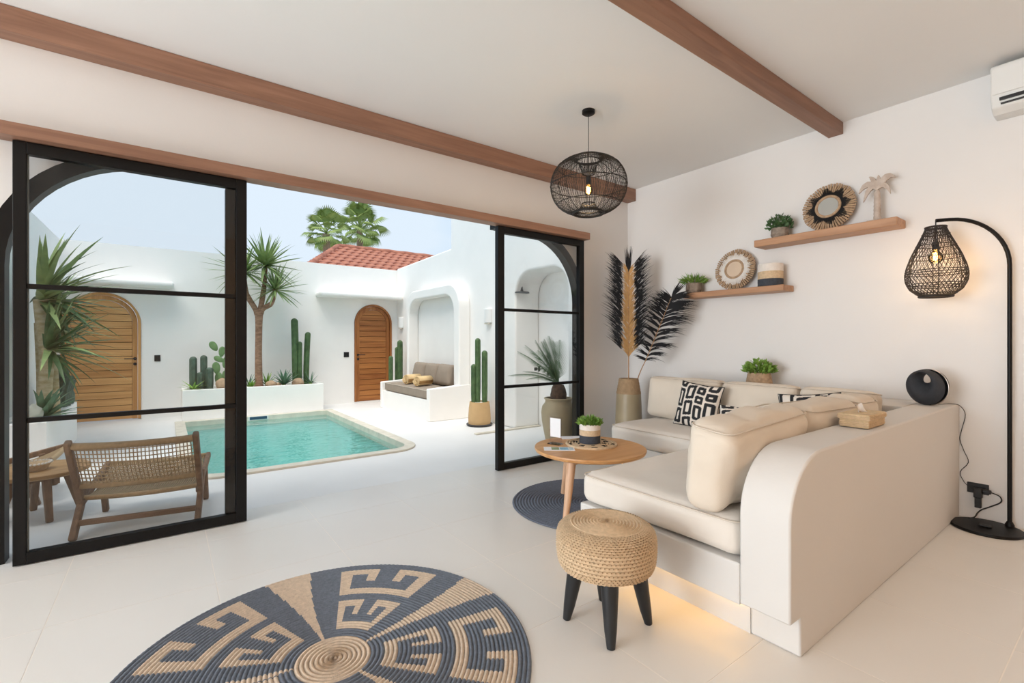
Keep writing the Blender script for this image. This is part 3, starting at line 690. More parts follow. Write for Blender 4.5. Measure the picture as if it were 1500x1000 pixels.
# ---- cycad in the khaki pot behind the right hand glass door
cy = thing('potted_cycad', 'sago palm in a large khaki pot behind the glass door', 'plant', (3.58, 3.985, 0))
MB().lathe([(.12, 0), (.15, .08), (.188, .28), (.196, .38), (.185, .45), (.150, .495), (.150, .52), (.165, .535), (.160, .545), (.14, .545), (.135, .50), (0, .50)], 36).build('pot', M['claypot'], cy, smooth=50)
MB().lathe([(.135, .50), (.13, .515), (.05, .525), (0, .525)], 24, wob=lambda a, t: 1+.02*math.sin(17*a)).build('gravel', M['gravel'], cy, smooth=40)
MB().lathe([(.085, .51), (.09, .58), (.08, .64), (.06, .69), (0, .70)], 20, wob=lambda a, t: 1+.08*math.sin(9*a+12*t)).build('trunk', M['bark_d'], cy, smooth=60)
def frond(L, droop, nl=26, lw=.013, ll=.16):
    b = MB(); pts = []
    for i in range(15):
        t = i/14; pts.append(Vector((L*t*(1-.15*droop*t), 0, -droop*L*t*t)))
    b.tube(pts, [.006*(1-.8*i/14) for i in range(15)], 5)
    for i in range(nl):
        t = .16+.84*i/(nl-1); f = t*14; k = min(13, int(f)); p = pts[k].lerp(pts[k+1], f-k); d = (pts[k+1]-pts[k]).normalized()
        l_ = ll*math.sin(PI*min(1, .15+.85*t))**.5*(1 if t < .9 else .6)
        for s_ in (-1, 1):
            up = d.cross(Vector((0, 1, 0)))*-1
            q = p+(d*.62+Vector((0, s_*.75, 0))+up*.22).normalized()*l_
            w_ = d*lw*.5
            b.add([p-w_, p+w_, q], [(0, 1, 2)])
    return b
fm = [frond(.62, .28).mesh('frond', M['leaf_d'], fixn=False), frond(.55, .55).mesh('frond', M['leaf_d'], fixn=False), frond(.6, .12).mesh('frond', M['leaf_d'], fixn=False)]
# azimuth 143.7 deg = picture left, 53.7 deg = away
for (az, el, k, s_) in ((146, 42, 1, 1.0), (128, 55, 0, 1.0), (160, 66, 0, .85), (100, 70, 2, .95), (75, 82, 2, .9), (95, 48, 0, .85), (112, 78, 2, .95), (88, 62, 0, .9), (96, 35, 1, .9), (138, 70, 2, .98), (40, 85, 2, .9), (88, 80, 2, 1.0), (165, 52, 1, .8), (118, 64, 0, 1.0), (150, 78, 2, .9)):
    put('frond', fm[k], cy, (0, 0, .68), (0, -math.radians(el), math.radians(az)), s_)

# ---- cushions helper
def rbox(hx, hy, hz, r, bulge=(0, 0, 0), n=12, wr=.0, seed=0):
    q = MB(); H_ = Vector((hx, hy, hz))
    def mp_(p):
        P = Vector((p[0]*hx, p[1]*hy, p[2]*hz)); Q = Vector([max(-(H_[i]-r), min(H_[i]-r, P[i])) for i in range(3)]); d = P-Q
        if d.length > 1e-9: P = Q+d.normalized()*r
        u = [1-min(1, abs(p[i]))**2 for i in range(3)]
        P.x += math.copysign(1, p[0])*bulge[0]*u[1]*u[2]*abs(p[0]); P.y += math.copysign(1, p[1])*bulge[1]*u[0]*u[2]*abs(p[1]); P.z += math.copysign(1, p[2])*bulge[2]*u[0]*u[1]*abs(p[2])
        if wr: P += Vector((1, 1, 1))*wr*mnoise.noise(Vector((P.x*5+seed, P.y*5, P.z*5)))+Vector((.5, 1, .8))*wr*.6*mnoise.noise(Vector((P.x*11+seed, P.y*7, P.z*13)))
        return tuple(P)
    import itertools
    def g1(i):   # denser near edges
        t = i/(n-1)*2-1; return math.copysign(abs(t)**.75, t)
    for ax in range(3):
        for sg in (-1, 1):
            def fn(i, j):
                a, b = g1(i), g1(j); p = [0, 0, 0]; p[ax] = sg; p[(ax+1) % 3] = a; p[(ax+2) % 3] = b; return mp_(p)
            q.grid(fn, n, n)
    return q
def soft(name, hx, hy, hz, r, bulge, m, lab, cat, loc, rot=(0, 0, 0), group=None, wr=.006, seed=0, piping=True, n=14):
    t = thing(name, lab, cat, loc, 0, group); t.rotation_euler = rot
    rbox(hx, hy, hz, r, bulge, n, wr, seed).build('cover', m, t, smooth=180, merge=.0005)
    if piping:
        k = r*.30
        for s_ in (1,):
            lp = []
            for (cx, cy_, a0) in ((hx-r, hy-r, 0), (-hx+r, hy-r, 90), (-hx+r, -hy+r, 180), (hx-r, -hy+r, 270)):
                lp += [(p[0], p[1], s_*(hz-k)) for p in arc(cx, cy_, r*.93, a0, a0+90, 5)]
            MB().tube(lp, .0035, 5, closed=True).build('piping', M['seam'], t, smooth=80)
    return t
# bench mattress, cushions, towels
soft('bench_mattress', .30, .87, .07, .03, (0, 0, .012), M['taupe'], 'long taupe mattress on the alcove bench', 'mattress', (3.43, 7.23, .385), wr=.003)
for k, (yy, lab) in enumerate(((7.70, 'taupe back cushion on the bench at the door end'), (7.23, 'middle taupe back cushion on the alcove bench'), (6.78, 'taupe back cushion on the bench at the potted cactus end'))):
    soft('bench_cushion', .07, .23, .17, .05, (.03, 0, 0), M['taupe'], lab, 'cushion', (3.66, yy, .64), (0, math.radians(12), 0), None, .006, k, False)
def towel(loc, rz, lab):
    t = thing('rolled_towel', lab, 'towel', loc, rz); b = MB(); L = .15; pts = []
    for i in range(60):
        a = i*.32; r_ = .014+.0036*a; pts.append((r_*math.cos(a), r_*math.sin(a)))
    q = MB()
    for s_, (p0) in enumerate(pts): q.v += [(-L, p0[0], p0[1]), (L, p0[0], p0[1])]
    for i in range(59): q.f.append((2*i, 2*i+1, 2*i+3, 2*i+2)); q.m.append(1 if i in (49, 50, 54, 55) else 0)
    o = q.build('roll', [M['towel'], M['towel2']], t, (0, 0, .088), smooth=80, fixn=False)
    md = o.modifiers.new('thick', 'SOLIDIFY'); md.thickness = .012; md.offset = 0
    return t
towel((3.36, 7.42, .468), math.radians(20), 'rolled honey towel on the bench nearer the red brown door')
towel((3.34, 6.96, .468), math.radians(20), 'rolled honey towel on the bench nearer the potted cactus')

# ---- woven lounge chair
def lounge_chair(lab, loc, rz):
    t = thing('lounge_chair', lab, 'chair', loc, rz, None); W = .31
    for s_ in (-1, 1):
        x = s_*W
        MB().bar((x, -.34, .60), (x, -.13, .19), .034, .05, (0, 1, 0)).build('back_post', M['grey_teak'], t, bev=.01)
        MB().bar((x*1.0, -.27, 0), (x, -.04, .29), .034, .05, (0, 1, 0)).build('rear_leg', M['grey_teak'], t, bev=.008)
        MB().bar((x*.97, -.16, .19), (x*.97, .36, .315), .03, .045).build('seat_rail', M['grey_teak'], t, bev=.008)
        MB().bar((x*.95, .28, 0), (x*.95, .20, .27), .034, .042, (0, 1, 0)).build('front_leg', M['grey_teak'], t, bev=.008)
    MB().bar((-W, -.21, .085), (W, -.21, .085), .026, .034).build('stretcher', M['grey_teakx'], t, bev=.006)
    MB().bar((-W, .24, .13), (W, .24, .13), .024, .03).build('stretcher', M['grey_teakx'], t, bev=.006)
    def rail(y, z, sag, r_, nm):
        MB().tube([(-W+W*2*i/12, y-sag*(1-(2*i/12-1)**2)*.3, z-sag*(1-(2*i/12-1)**2)) for i in range(13)], r_, 8).build(nm, M['cord'], t, smooth=80)
    bt_, bb_ = (-.325, .57), (-.19, .305)
    rail(*bt_, .012, .021, 'wrapped_top_rail'); rail(*bb_, .012, .02, 'wrapped_lower_rail')
    rail(-.13, .215, .012, .016, 'wrapped_seat_rail'); rail(.35, .315, .012, .018, 'wrapped_front_rail')
    wv = MB(); nx, nz_ = 30, 10
    def bp_(u, v, o=0):
        s_ = (1-(2*u-1)**2); y = bb_[0]+(bt_[0]-bb_[0])*v-.035*math.sin(PI*v)*s_-.004*s_; z = bb_[1]+(bt_[1]-bb_[1])*v-.012*s_
        return ((-W+.02)+u*(2*W-.04), y+o, z)
    for i in range(nx):
        u = (i+.5)/nx; wv.tube([bp_(u, v/8, .002) for v in range(9)], .0036, 4)
    for j in range(1, nz_):
        wv.tube([bp_(u/10, j/nz_, -.002) for u in range(11)], .0038, 4)
    wv.build('woven_back', M['cord'], t, smooth=80)
    ws = MB()
    def sp(u, v, o=0):
        return ((-W+.02)+u*(2*W-.04), -.13+.48*v, .215+.10*v-.05*math.sin(PI*v)*1.0+o)
    for i in range(44):
        u = (i+.5)/44; ws.tube([sp(u, v/10, .003) for v in range(11)], .0055, 4)
    for j in range(26):
        ws.tube([sp(u/6, (j+.5)/26, -.003) for u in range(7)], .0055, 4)
    ws.build('woven_seat', M['cord'], t, smooth=80)
    return t
lounge_chair('woven cord lounge chair seen from the back behind the glass door', (-.095, 3.99, 0), math.radians(-10))
lounge_chair('woven cord lounge chair partly hidden behind the low side table', (-1.02, 5.06, 0), math.radians(-91))
# ---- side table and its basket
st = thing('side_table', 'low round teak side table between the two lounge chairs', 'table', (-.68, 4.45, 0))
MB().lathe([(0, .29), (.24, .29), (.255, .30), (.255, .318), (.245, .325), (0, .325)], 40).build('table_top', M['tteak'], st, smooth=40)
for a in (-70, 10, 110, 190):
    ca, sa = math.cos(math.radians(a)), math.sin(math.radians(a))
    MB().bar((.20*ca, .20*sa, 0), (.12*ca, .12*sa, .29), .036, .036, (ca, sa, 0), wb=.046, hb=.046).build('leg', M['grey_teak'], st, bev=.008)
for a in (35, 125):
    ca, sa = math.cos(math.radians(a)), math.sin(math.radians(a))
    MB().bar((-.17*ca, -.17*sa, .262), (.17*ca, .17*sa, .262), .03, .05).build('apron', M['grey_teakx'], st)
sb = thing('shell_basket', 'small woven basket with a white shell rim on the side table', 'basket', (-.70, 4.40, .326))
MB().lathe([(0, 0), (.055, 0), (.078, .04), (.082, .045), (.073, .045), (.05, .008), (0, .008)], 28).build('basket', M['jute'], sb, smooth=50)
for k in range(26):
    a = 2*PI*k/26; c = Vector((.08*math.cos(a), .08*math.sin(a), .048))
    q = MB().lathe([(0, -.009), (.007, -.004), (.0075, .003), (0, .009)], 6, caps=False); q.build('shell', M['white_c'], sb, c, (.6*math.sin(a), .6*math.cos(a), 0), smooth=80)

# ================================================================ BEYOND THE WALL
rf = thing('tiled_roof', 'red terracotta tiled roof of the house beyond the courtyard wall', 'roof', (7, 14, 0))
def rl(p): return Vector(p)-Vector((7, 14, 0))
RA = wyp(496, 361, 14.2); RZ = RA.z; RB = Vector((11.5, 14.2, RZ))
EV = wyp(452, 389, 12.3); EZ = EV.z; EL = Vector((EV.x, 12.3, EZ)); ER = Vector((11.5, 12.3, EZ)); EBK = Vector((EV.x, 16.1, EZ)); ERB = Vector((11.5, 16.1, EZ))
q = MB(); q.add([rl(EL), rl(ER), rl(RB), rl(RA), rl(EBK), rl(ERB)], [(0, 1, 2, 3), (4, 0, 3), (5, 4, 3, 2)]); q.build('roof_deck', M['terracotta'], rf)
slope = (RA-Vector((RA.x, 12.3, EZ))); sl_l = slope.length; sdir_ = slope.normalized()
ang = math.atan2(sdir_.z, sdir_.y)
tlw, tll = .235, .30
tb = MB(); m_ = 7
tb.v += [(tlw*(i/(m_-1)), 0, .018+.03*math.sin(PI*i/(m_-1))) for i in range(m_)]+[(tlw*(i/(m_-1)), tll*1.08, .006+.03*math.sin(PI*i/(m_-1))) for i in range(m_)]+[(tlw*(i/(m_-1)), 0, 0) for i in range(m_)]
for i in range(m_-1): tb.f += [(i, i+1, i+1+m_, i+m_), (i, i+1, 2*m_+i+1, 2*m_+i)]; tb.m += [0, 0]
tmr = tb.mesh('roof_tile', M['terracotta'], smooth=50)
row = 0; s_ = 0; hipx = (RA.x-EL.x)
while s_ < sl_l-.05:
    f = s_/sl_l; x = EL.x+hipx*f+.05
    while x < 9.6:
        o = rl((x, 12.3+sdir_.y*s_, EZ+sdir_.z*s_)); put('roof_tile', tmr, rf, o, (ang, 0, 0)); x += tlw
    s_ += tll; row += 1
def ridge(a, b, r_):
    MB().tube([rl(a+(b-a)*i/24) for i in range(25)], [r_*(1.1 if i % 2 else .95) for i in range(25)], 8).build('ridge_tiles', M['terracotta'], rf, smooth=50)
ridge(RA, RB, .09); ridge(EL, RA, .09)
struct(MB().box(EL.x+.35, 11.4, 12.6, 15.8, -1.4, EZ-.02).build('wall_neighbour', M['housewall']), 'pale wall of the house beyond the courtyard')
# fan palms
def fan(L, n=17):
    b = MB(); b.tube([(0, 0, 0), (L*.62, 0, -.02)], .022, 4)
    for i in range(n):
        a = math.radians(-78+156*i/(n-1)); l_ = L*.52*(1-.25*abs(i/(n-1)-.5))
        d = Vector((math.cos(a), math.sin(a), 0)); c = Vector((L*.62, 0, -.02)); s = Vector((-d.y, d.x, 0))*.045
        mid = c+d*l_*.6; tip = c+d*l_+Vector((0, 0, -.28*l_-.05))
        b.add([c, mid-s+Vector((0, 0, .02)), tip, mid+s+Vector((0, 0, .02))], [(0, 1, 2, 3)])
    return b
fans = [fan(1.25).mesh('frond', M['far_green'], fixn=False), fan(1.05).mesh('frond', M['far_green'], fixn=False)]
for (px, py, Y, lab, n_f, s0) in ((478, 343, 21, 'fan palm above the left end of the terracotta roof', 34, .80), (527, 336, 24.5, 'taller fan palm above the middle of the terracotta roof', 40, 1.05)):
    q = wyp(px, py, Y); t = thing('fan_palm', lab, 'palm tree', (q.x, Y, -1.4)); hz = q.z+1.4
    MB().tube([(0, 0, 0), (.05, 0, hz*.5), (0, 0, hz)], [.22, .17, .15], 10).build('trunk', M['far_trunk'], t, smooth=60)
    for k in range(n_f):
        f = k/(n_f-1); az = k*2.399; el = math.radians(85-125*f)+R.uniform(-.1, .1)
        put('frond', fans[k % 2], t, (0, 0, hz+.1*(1-f)), (R.uniform(-.5, .5), -el, az), s0*R.uniform(.85, 1.1))
# ================================================================ INTERIOR: built-in sofa
SY = .777; AYI = .965; XE = 1.821; SZB = .305; AZ = .757
sofa = thing('built_in_sofa', 'white plastered built-in corner sofa with a curved end and glowing plinth', 'sofa', (3.0, 1.6, 0))
def S_(o): o.parent = sofa; o.location = (-3.0, -1.6, 0); return o
prof = [(XE, .147)]+arc(2.10, .50, .28, 180, 90, 28, .252)+[(WX-.002, AZ), (WX-.002, 0), (1.905, 0), (1.905, .147)]
S_(MB().prism(prof, 'y', SY, AYI).build('back_wall', M['sofa'], smooth=30, bev=.008, seg=2))
S_(MB().box(XE, 3.14, AYI, 1.85, .14, SZB).build('seat_base', M['sofa'], bev=.006))
S_(MB().box(3.13, WX-.002, AYI, 2.83, .14, SZB).build('seat_base', M['sofa'], bev=.006))
S_(MB().box(1.905, WX-.002, AYI, 1.77, 0, .14).build('plinth', M['sofa']))
S_(MB().box(3.21, WX-.002, 1.77, 2.76, 0, .14).build('plinth', M['sofa']))
S_(MB().box(3.86, WX-.002, AYI, 2.84, SZB, AZ).build('wall_ledge', M['sofa'], bev=.006))
S_(MB().box(1.893, 1.903, AYI+.02, 1.75, .118, .130).build('led_strip', M['led']))
S_(MB().box(1.95, 3.18, 1.772, 1.782, .118, .130).build('led_strip', M['led']))
S_(MB().box(3.198, 3.208, 1.80, 2.74, .118, .130).build('led_strip', M['led']))
# seat cushions
soft('seat_cushion', 1.005, .445, .083, .055, (0, 0, .016), M['linen'], 'long oatmeal seat cushion on the sofa arm that juts into the room', 'cushion', (2.835, 1.417, SZB+.083), wr=.004, seed=2, n=26)
soft('seat_cushion', .37, .465, .083, .055, (0, 0, .016), M['linen'], 'oatmeal seat cushion on the sofa under the shelves', 'cushion', (3.475, 2.335, SZB+.083), wr=.004, seed=5, n=20)
# back cushions
ZS = SZB+.166+.012
for (y0, y1, lab) in ((2.12, 2.83, 'oatmeal back cushion on the sofa beside the feather vase'), (1.53, 2.11, 'oatmeal back cushion on the sofa in front of the basket plant'), (1.06, 1.52, 'oatmeal back cushion in the inner corner of the sofa')):
    soft('back_cushion', .095, (y1-y0)/2, .185, .05, (.035, 0, .008), M['linen2'], lab, 'cushion', (3.745, (y0+y1)/2, ZS+.18), (0, math.radians(7), 0), None, .008, y0*3, True, 16)
for (x0, x1, lab) in ((1.80, 2.54, 'plump oatmeal back cushion at the curved end of the sofa'), (2.56, 3.20, 'oatmeal back cushion behind the tissue box'), (3.21, 3.52, 'oatmeal back cushion next to the inner sofa corner')):
    soft('back_cushion', (x1-x0)/2, .10, .185, .06, (.012, .035, .012), M['linen2'], lab, 'cushion', ((x0+x1)/2, AYI+.14, ZS+.184), (math.radians(7), math.radians(1.5 if x0 > 2 else -2.5), 0), None, .020, x0*3, True, 18)

# patterned pillows
def pattern(u, v, seed):
    rn = random.Random(seed); w0 = .12*math.sin(5*v+seed)*.25; x = u+w0*.3
    cols = [0]
    while cols[-1] < 1: cols.append(cols[-1]+rn.uniform(.20, .31))
    for ci in range(len(cols)-1):
        rows = [rn.uniform(-.2, 0)]
        while rows[-1] < 1: rows.append(rows[-1]+rn.choice((.22, .28, .46, .38)))
        if cols[ci] <= x < cols[ci+1]:
            vv = v+.02*math.sin(9*u)
            for ri in range(len(rows)-1):
                if rows[ri] <= vv < rows[ri+1]:
                    hx, hy = (cols[ci+1]-cols[ci])/2, (rows[ri+1]-rows[ri])/2
                    dx, dy = abs(x-cols[ci]-hx), abs(vv-rows[ri]-hy)
                    rr_ = .055; qx, qy = max(0, dx-hx+rr_), max(0, dy-hy+rr_)
                    d = rr_-math.hypot(qx, qy) if (qx > 0 or qy > 0) else min(hx-dx, hy-dy)
                    return .020 < d < .088
    return False
patm = colattr('black and cream pillow fabric', .85)
def throw_pillow(S, lab, loc, rot, seed):
    t = thing('throw_pillow', lab, 'pillow', loc); t.rotation_euler = rot; n = 84; b = MB()
    def fn(sg):
        def f(i, j):
            u, v = i/(n-1)*2-1, j/(n-1)*2-1
            th = .075*((1-u*u)*(1-v*v))**.42
            x = u*S/2*(1-.07*(1-v*v)); z = v*S/2*(1-.07*(1-u*u))
            return (x, sg*th+.004*mnoise.noise(Vector((u*3+seed, v*3, sg))), z)
        return f
    b.grid(fn(-1), n, n); b.grid(fn(1), n, n)
    me = b.mesh('cover', patm, 180); ca = me.color_attributes.new('Col', 'FLOAT_COLOR', 'POINT')
    k, cr = lin('#1e2024'), lin('#e6ddd2'); dat = []
    for s_ in range(2):
        for i in range(n):
            for j in range(n):
                c = k if pattern(i/(n-1), j/(n-1), seed+s_) else cr; dat += [*c, 1]
    ca.data.foreach_set('color', dat)
    o = bpy.data.objects.new('cover', me); C.objects.link(o); o.parent = t
    MB().tube([(x*S/2*(1-.07*(1-z*z)), 0, z*S/2*(1-.07*(1-x*x))) for x, z in [(-1+2*i/12, -1) for i in range(12)]+[(1, -1+2*i/12) for i in range(12)]+[(1-2*i/12, 1) for i in range(12)]+[(-1, 1-2*i/12) for i in range(12)]], .004, 5, closed=True).build('edge_piping', M['twig_b'], t, smooth=80)
    return t
throw_pillow(.37, 'black and cream block patterned pillow standing before the back cushions', (3.50, 2.20, ZS+.17), (math.radians(-14), math.radians(5), math.radians(-90)), 3)
throw_pillow(.37, 'black and cream patterned pillow lying low behind the plump end cushion', (2.98, 1.52, ZS+.13), (math.radians(-52), math.radians(8), math.radians(-60)), 11)
throw_pillow(.37, 'black and cream patterned pillow leaning in the inner sofa corner', (3.50, 1.37, ZS+.165), (math.radians(-16), math.radians(-6), math.radians(-78)), 23)

# ================================================================ rugs
def round_rug(name, lab, loc, Rr, rows, seg, colf, mats, h=.009):
    t = thing(name, lab, 'rug', loc); b = MB(); dr = Rr/rows
    for r_ in range(rows):
        r0 = r_*dr; ns = seg
        for k in range(4): pass
        prof = ((r0+.02*dr, .25), (r0+.25*dr, .85), (r0+.5*dr, 1.0), (r0+.75*dr, .85), (r0+.98*dr, .25))
        o = len(b.v)
        for i in range(ns):
            a = 2*PI*i/ns; bumpy = 1+(.10 if i % 2 else -.10)
            for (pr_, pz) in prof: b.v.append((pr_*math.cos(a), pr_*math.sin(a), h*pz*bumpy))
        for i in range(ns):
            m_ = colf(r0+.5*dr, 2*PI*(i+.5)/ns)
            for k in range(4):
                b.f.append((o+i*5+k, o+i*5+k+1, o+((i+1) % ns)*5+k+1, o+((i+1) % ns)*5+k)); b.m.append(m_)
    b.add([(Rr*math.cos(2*PI*i/96), Rr*math.sin(2*PI*i/96), .0005) for i in range(96)], [tuple(range(96))], 1)
    b.build('braid', mats, t, smooth=60, fixn=False)
    return t
SP = [91, 10, -66, -138, 170]
def rugcol(r, a):
    a = math.degrees(a)
    if r < .135: return 0
    best = min(abs((a-s+180) % 360-180) for s in SP)
    if best < 2.2+6.0*((r-.13)/.6): return 0
    ss = sorted(s % 360 for s in SP)
    for i in range(5):
        s0 = ss[i]; s1 = ss[(i+1) % 5]+(360 if i == 4 else 0); aa = a % 360
        if aa < s0: aa += 360
        if s0 <= aa <= s1:
            c = (s0+s1)/2; d = aa-c
            for (ri, ro) in ((.445, .685), (.185, .395)):
                hw_ = 21.0
                if ri <= r <= ro and abs(d) <= hw_:
                    u = d/hw_; v = (r-ri)/(ro-ri); au = abs(u)
                    if v < .20 or au > .72: return 0
                    if v > .80 and au > .22: return 0
                    if v > .48 and .22 < au < .42: return 0
                    return 1
            return 1
    return 1
round_rug('patterned_rug', 'large round slate and tan rug with key pattern on the tiles', (.50, 1.80, 0.0006), .735, 44, 420, rugcol, [M['rug_tan'], M['rug_blue']])
round_rug('plain_rug', 'plain round charcoal blue braided rug under the coffee table', (2.51, 2.44, 0.0006), .576, 26, 220, lambda r, a: 1, [M['rug_char'], M['rug_char']], .008)

# ================================================================ coffee table
TZ = .44
ct = thing('coffee_table', 'round pale teak coffee table on three tapered legs', 'table', (2.40, 2.345, .011))
MB().lathe([(0, TZ-.045), (.355, TZ-.045), (.38, TZ-.035), (.387, TZ-.02), (.385, TZ-.011), (0, TZ-.011)], 64).build('table_top', M['ctop'], ct, smooth=35)
fl_ = math.degrees(math.atan2(EY[1], EX[1])) if False else None
for ang_ in (-125, -5, 115):                      # angle in the (picture right, away) frame
    a = math.radians(ang_); dl, df = math.cos(a), math.sin(a); dx, dy = dl*EX[0]+df*EX[1], dl*EY[0]+df*EY[1]
    MB().tube([(.36*dx, .36*dy, 0), (.31*dx, .31*dy, .2), (.27*dx, .27*dy, TZ-.045)], [.018, .026, .032], 14).build('leg', M['cleg'], ct, smooth=60)
    MB().bar((.02*dx, .02*dy, TZ-.065), (.27*dx, .27*dy, TZ-.065), .03, .04).build('apron', M['ctop'], ct)
q = gp(866, 651, TZ)
mt_ = thing('placemat', 'round natural and black woven placemat on the coffee table', 'placemat', (q.x, q.y, TZ+.0005))
b = MB(); rows = 9; RR = .185
for r_ in range(rows):
    b.tube([((r_+.5)*RR/rows*math.cos(2*PI*i/48), (r_+.5)*RR/rows*math.sin(2*PI*i/48), .006) for i in range(48)], .0095 if r_ else .012, 6, closed=True, mi=0)
for k, fmi in enumerate(b.f): b.m[k] = 1 if (4*48*6 <= k < 8*48*6 and ((k//6) % 48) % 5 in (0, 1) and (k//(48*6)) % 2 == ((k//30) % 2)) else 0
b.build('coil', [M['jute'], M['twig_b']], mt_, smooth=60)

def tuft(b, c, n, r, h, lw, ll, rnd, up=.7):
    for _ in range(n):
        a = rnd.uniform(0, 2*PI); rr_ = r*math.sqrt(rnd.random()); p = Vector((c[0]+rr_*math.cos(a), c[1]+rr_*math.sin(a), c[2]+h*rnd.random()*(1-.6*(rr_/r)**2)))
        d = Vector((math.cos(a)*rr_/r*1.3+rnd.uniform(-.5, .5), math.sin(a)*rr_/r*1.3+rnd.uniform(-.5, .5), up+rnd.uniform(-.2, .4))).normalized()
        s = d.cross(Vector((rnd.uniform(-1, 1), rnd.uniform(-1, 1), .3))).normalized()*lw/2; l_ = ll*rnd.uniform(.7, 1.2)
        nrm = s.cross(d).normalized()
        b.add([p, p+d*l_*.5+s+nrm*lw*.1, p+d*l_, p+d*l_*.5-s+nrm*lw*.1], [(0, 1, 2, 3)])
def pot_plant(name, lab, loc, bands, wall, foliage, group=None, n=220, spread=1.0, fh=.07, lw=.012, ll=.035, up=.7, seed=1):
    """bands: list of (z0,z1,r0,r1,material); wall = inner radius"""
    t = thing(name, lab, 'plant', loc, 0, group)
    for (z0, z1, r0, r1, m_, nm) in bands:
        k = max(3, int((z1-z0)/.008)); prof = [(0, z0)] if z0 == bands[0][0] else []
        prof += [((r0+(r1-r0)*i/k)+(.0012 if i % 2 else 0), z0+(z1-z0)*i/k) for i in range(k+1)]
        if z1 == bands[-1][1]: prof += [(r1-.006, z1), (r1-.008, z1-.02), (0, z1-.02)]
        MB().lathe(prof, 28, caps=False).build(nm, m_, t, smooth=50)
    zt = bands[-1][1]; rt = bands[-1][3]; b = MB(); rnd = random.Random(seed)
    tuft(b, (0, 0, zt-.012), n, rt*spread, fh, lw, ll, rnd, up)
    o = b.build('foliage', foliage, t, fixn=False); o['kind'] = 'stuff'
    st_ = MB()
    for i in range(10):
        a = rnd.uniform(0, 6.28); st_.tube([(0.3*rt*math.cos(a), .3*rt*math.sin(a), zt-.02), (.6*rt*math.cos(a), .6*rt*math.sin(a), zt+fh*.7)], .0015, 4)
    st_.build('stems', foliage, t, fixn=False)
    return t
q = gp(864, 651, TZ)
pot_plant('potted_plant', 'bright green plant in a white, jute and black banded pot on the coffee table', (q.x, q.y, TZ+.0165), [(0, .055, .073, .074, M['navy'], 'black_band'), (.055, .095, .074, .074, M['jute'], 'jute_band'), (.095, .135, .074, .074, M['white_c'], 'white_band')], .06, M['leaf_y'], n=420, spread=1.0, fh=.055, lw=.013, ll=.035, seed=4)
q = gp(814, 650, TZ)
sg = thing('sign_holder', 'clear acrylic menu holder standing on the coffee table', 'sign holder', (q.x, q.y, TZ+.0005), math.radians(-75))
MB().box(-.05, .05, -.003, .003, .006, .195).build('upright', M['acryl'], sg)
MB().box(-.05, .05, -.035, .035, 0, .005).build('foot', M['acryl'], sg)
MB().box(-.044, .044, -.0045, -.0032, .05, .185).build('card', M['paper'], sg)
def brochure(lab, px, py, sx, sy, rz, cols):
    q = gp(px, py, TZ); t = thing('brochure', lab, 'brochure', (q.x, q.y, TZ+.0005), rz)
    MB().box(-sx/2, sx/2, -sy/2, sy/2, 0, .003).build('sheet', M['paper'], t)
    for (x0, x1, y0, y1, c) in cols:
        MB().box(sx*x0, sx*x1, sy*y0, sy*y1, .003, .0034).build('printed_picture', mat('brochure print', c, .4, .3, 25), t)
brochure('brochure with green and blue pictures on the coffee table edge', 819, 657.5, .21, .10, math.radians(-38), [(-.25, .0, -.4, .4, '#7a8f5a'), (.02, .3, -.4, .35, '#7fb4cf'), (.32, .46, -.4, .4, '#c3d6e4')])
brochure('plain white leaflet on the coffee table behind the placemat', 838, 641, .17, .10, math.radians(-30), [])

# ================================================================ woven stool
so_ = thing('woven_stool', 'round woven jute stool on tapered black legs', 'stool', (1.478, 1.352, 0))
n, zb_, zt_ = 132, .252, .425; b = MB(); prof = []
for i in range(4): prof.append((.05+.045*i, zb_))
rows = 19
base = [(.185, zb_), (.198, zb_+.03), (.203, zb_+.08), (.202, zt_-.05), (.195, zt_-.022), (.175, zt_-.004), (.15, zt_+.002)]
def interp(t):
    k = t*(len(base)-1); i = min(len(base)-2, int(k)); f = k-i; return (base[i][0]+(base[i+1][0]-base[i][0])*f, base[i][1]+(base[i+1][1]-base[i][1])*f)
side = [interp(i/(rows*4)) for i in range(rows*4+1)]
top = [(.15*(1-i/44), zt_+.002+.006*(i/44)) for i in range(1, 44)]
allp = [(.02, zb_), (.1, zb_)]+side+top
def sfn(i, j):
    a = 2*PI*i/n; r_, z = allp[j]; k = j-2
    if 0 <= k <= rows*4:
        ph = (k % 4)/4*2*PI; d = .0035*(-math.cos(ph))+.0028*math.cos(PI*i)*(1 if (k//4) % 2 else -1)*(.5-.5*math.cos(ph))
        return ((r_+d)*math.cos(a), (r_+d)*math.sin(a), z)
    if k > rows*4: return (r_*math.cos(a), r_*math.sin(a), z-.0028*math.cos(2*PI*k/4)+.001*math.cos(PI*i))
    return (r_*math.cos(a), r_*math.sin(a), z)
b.grid(sfn, n, len(allp), cu=True)
b.build('woven_seat', M['jute'], so_, smooth=50)
cor = MB()
for r_ in range(1, 19, 1):
    rr_, z = interp(r_/rows)
    for i in range(78):
        a = 2*PI*(i+.5*(r_ % 2))/78
        cor.add([((rr_+.0005)*math.cos(a+da), (rr_+.0005)*math.sin(a+da), z+dz) for da, dz in ((-.011, -.0022), (.011, -.0022), (.011, .0022), (-.011, .0022))], [(0, 1, 2, 3)])
o = cor.build('weave_gaps', M['jute_d'], so_, fixn=False); o['kind'] = 'stuff'
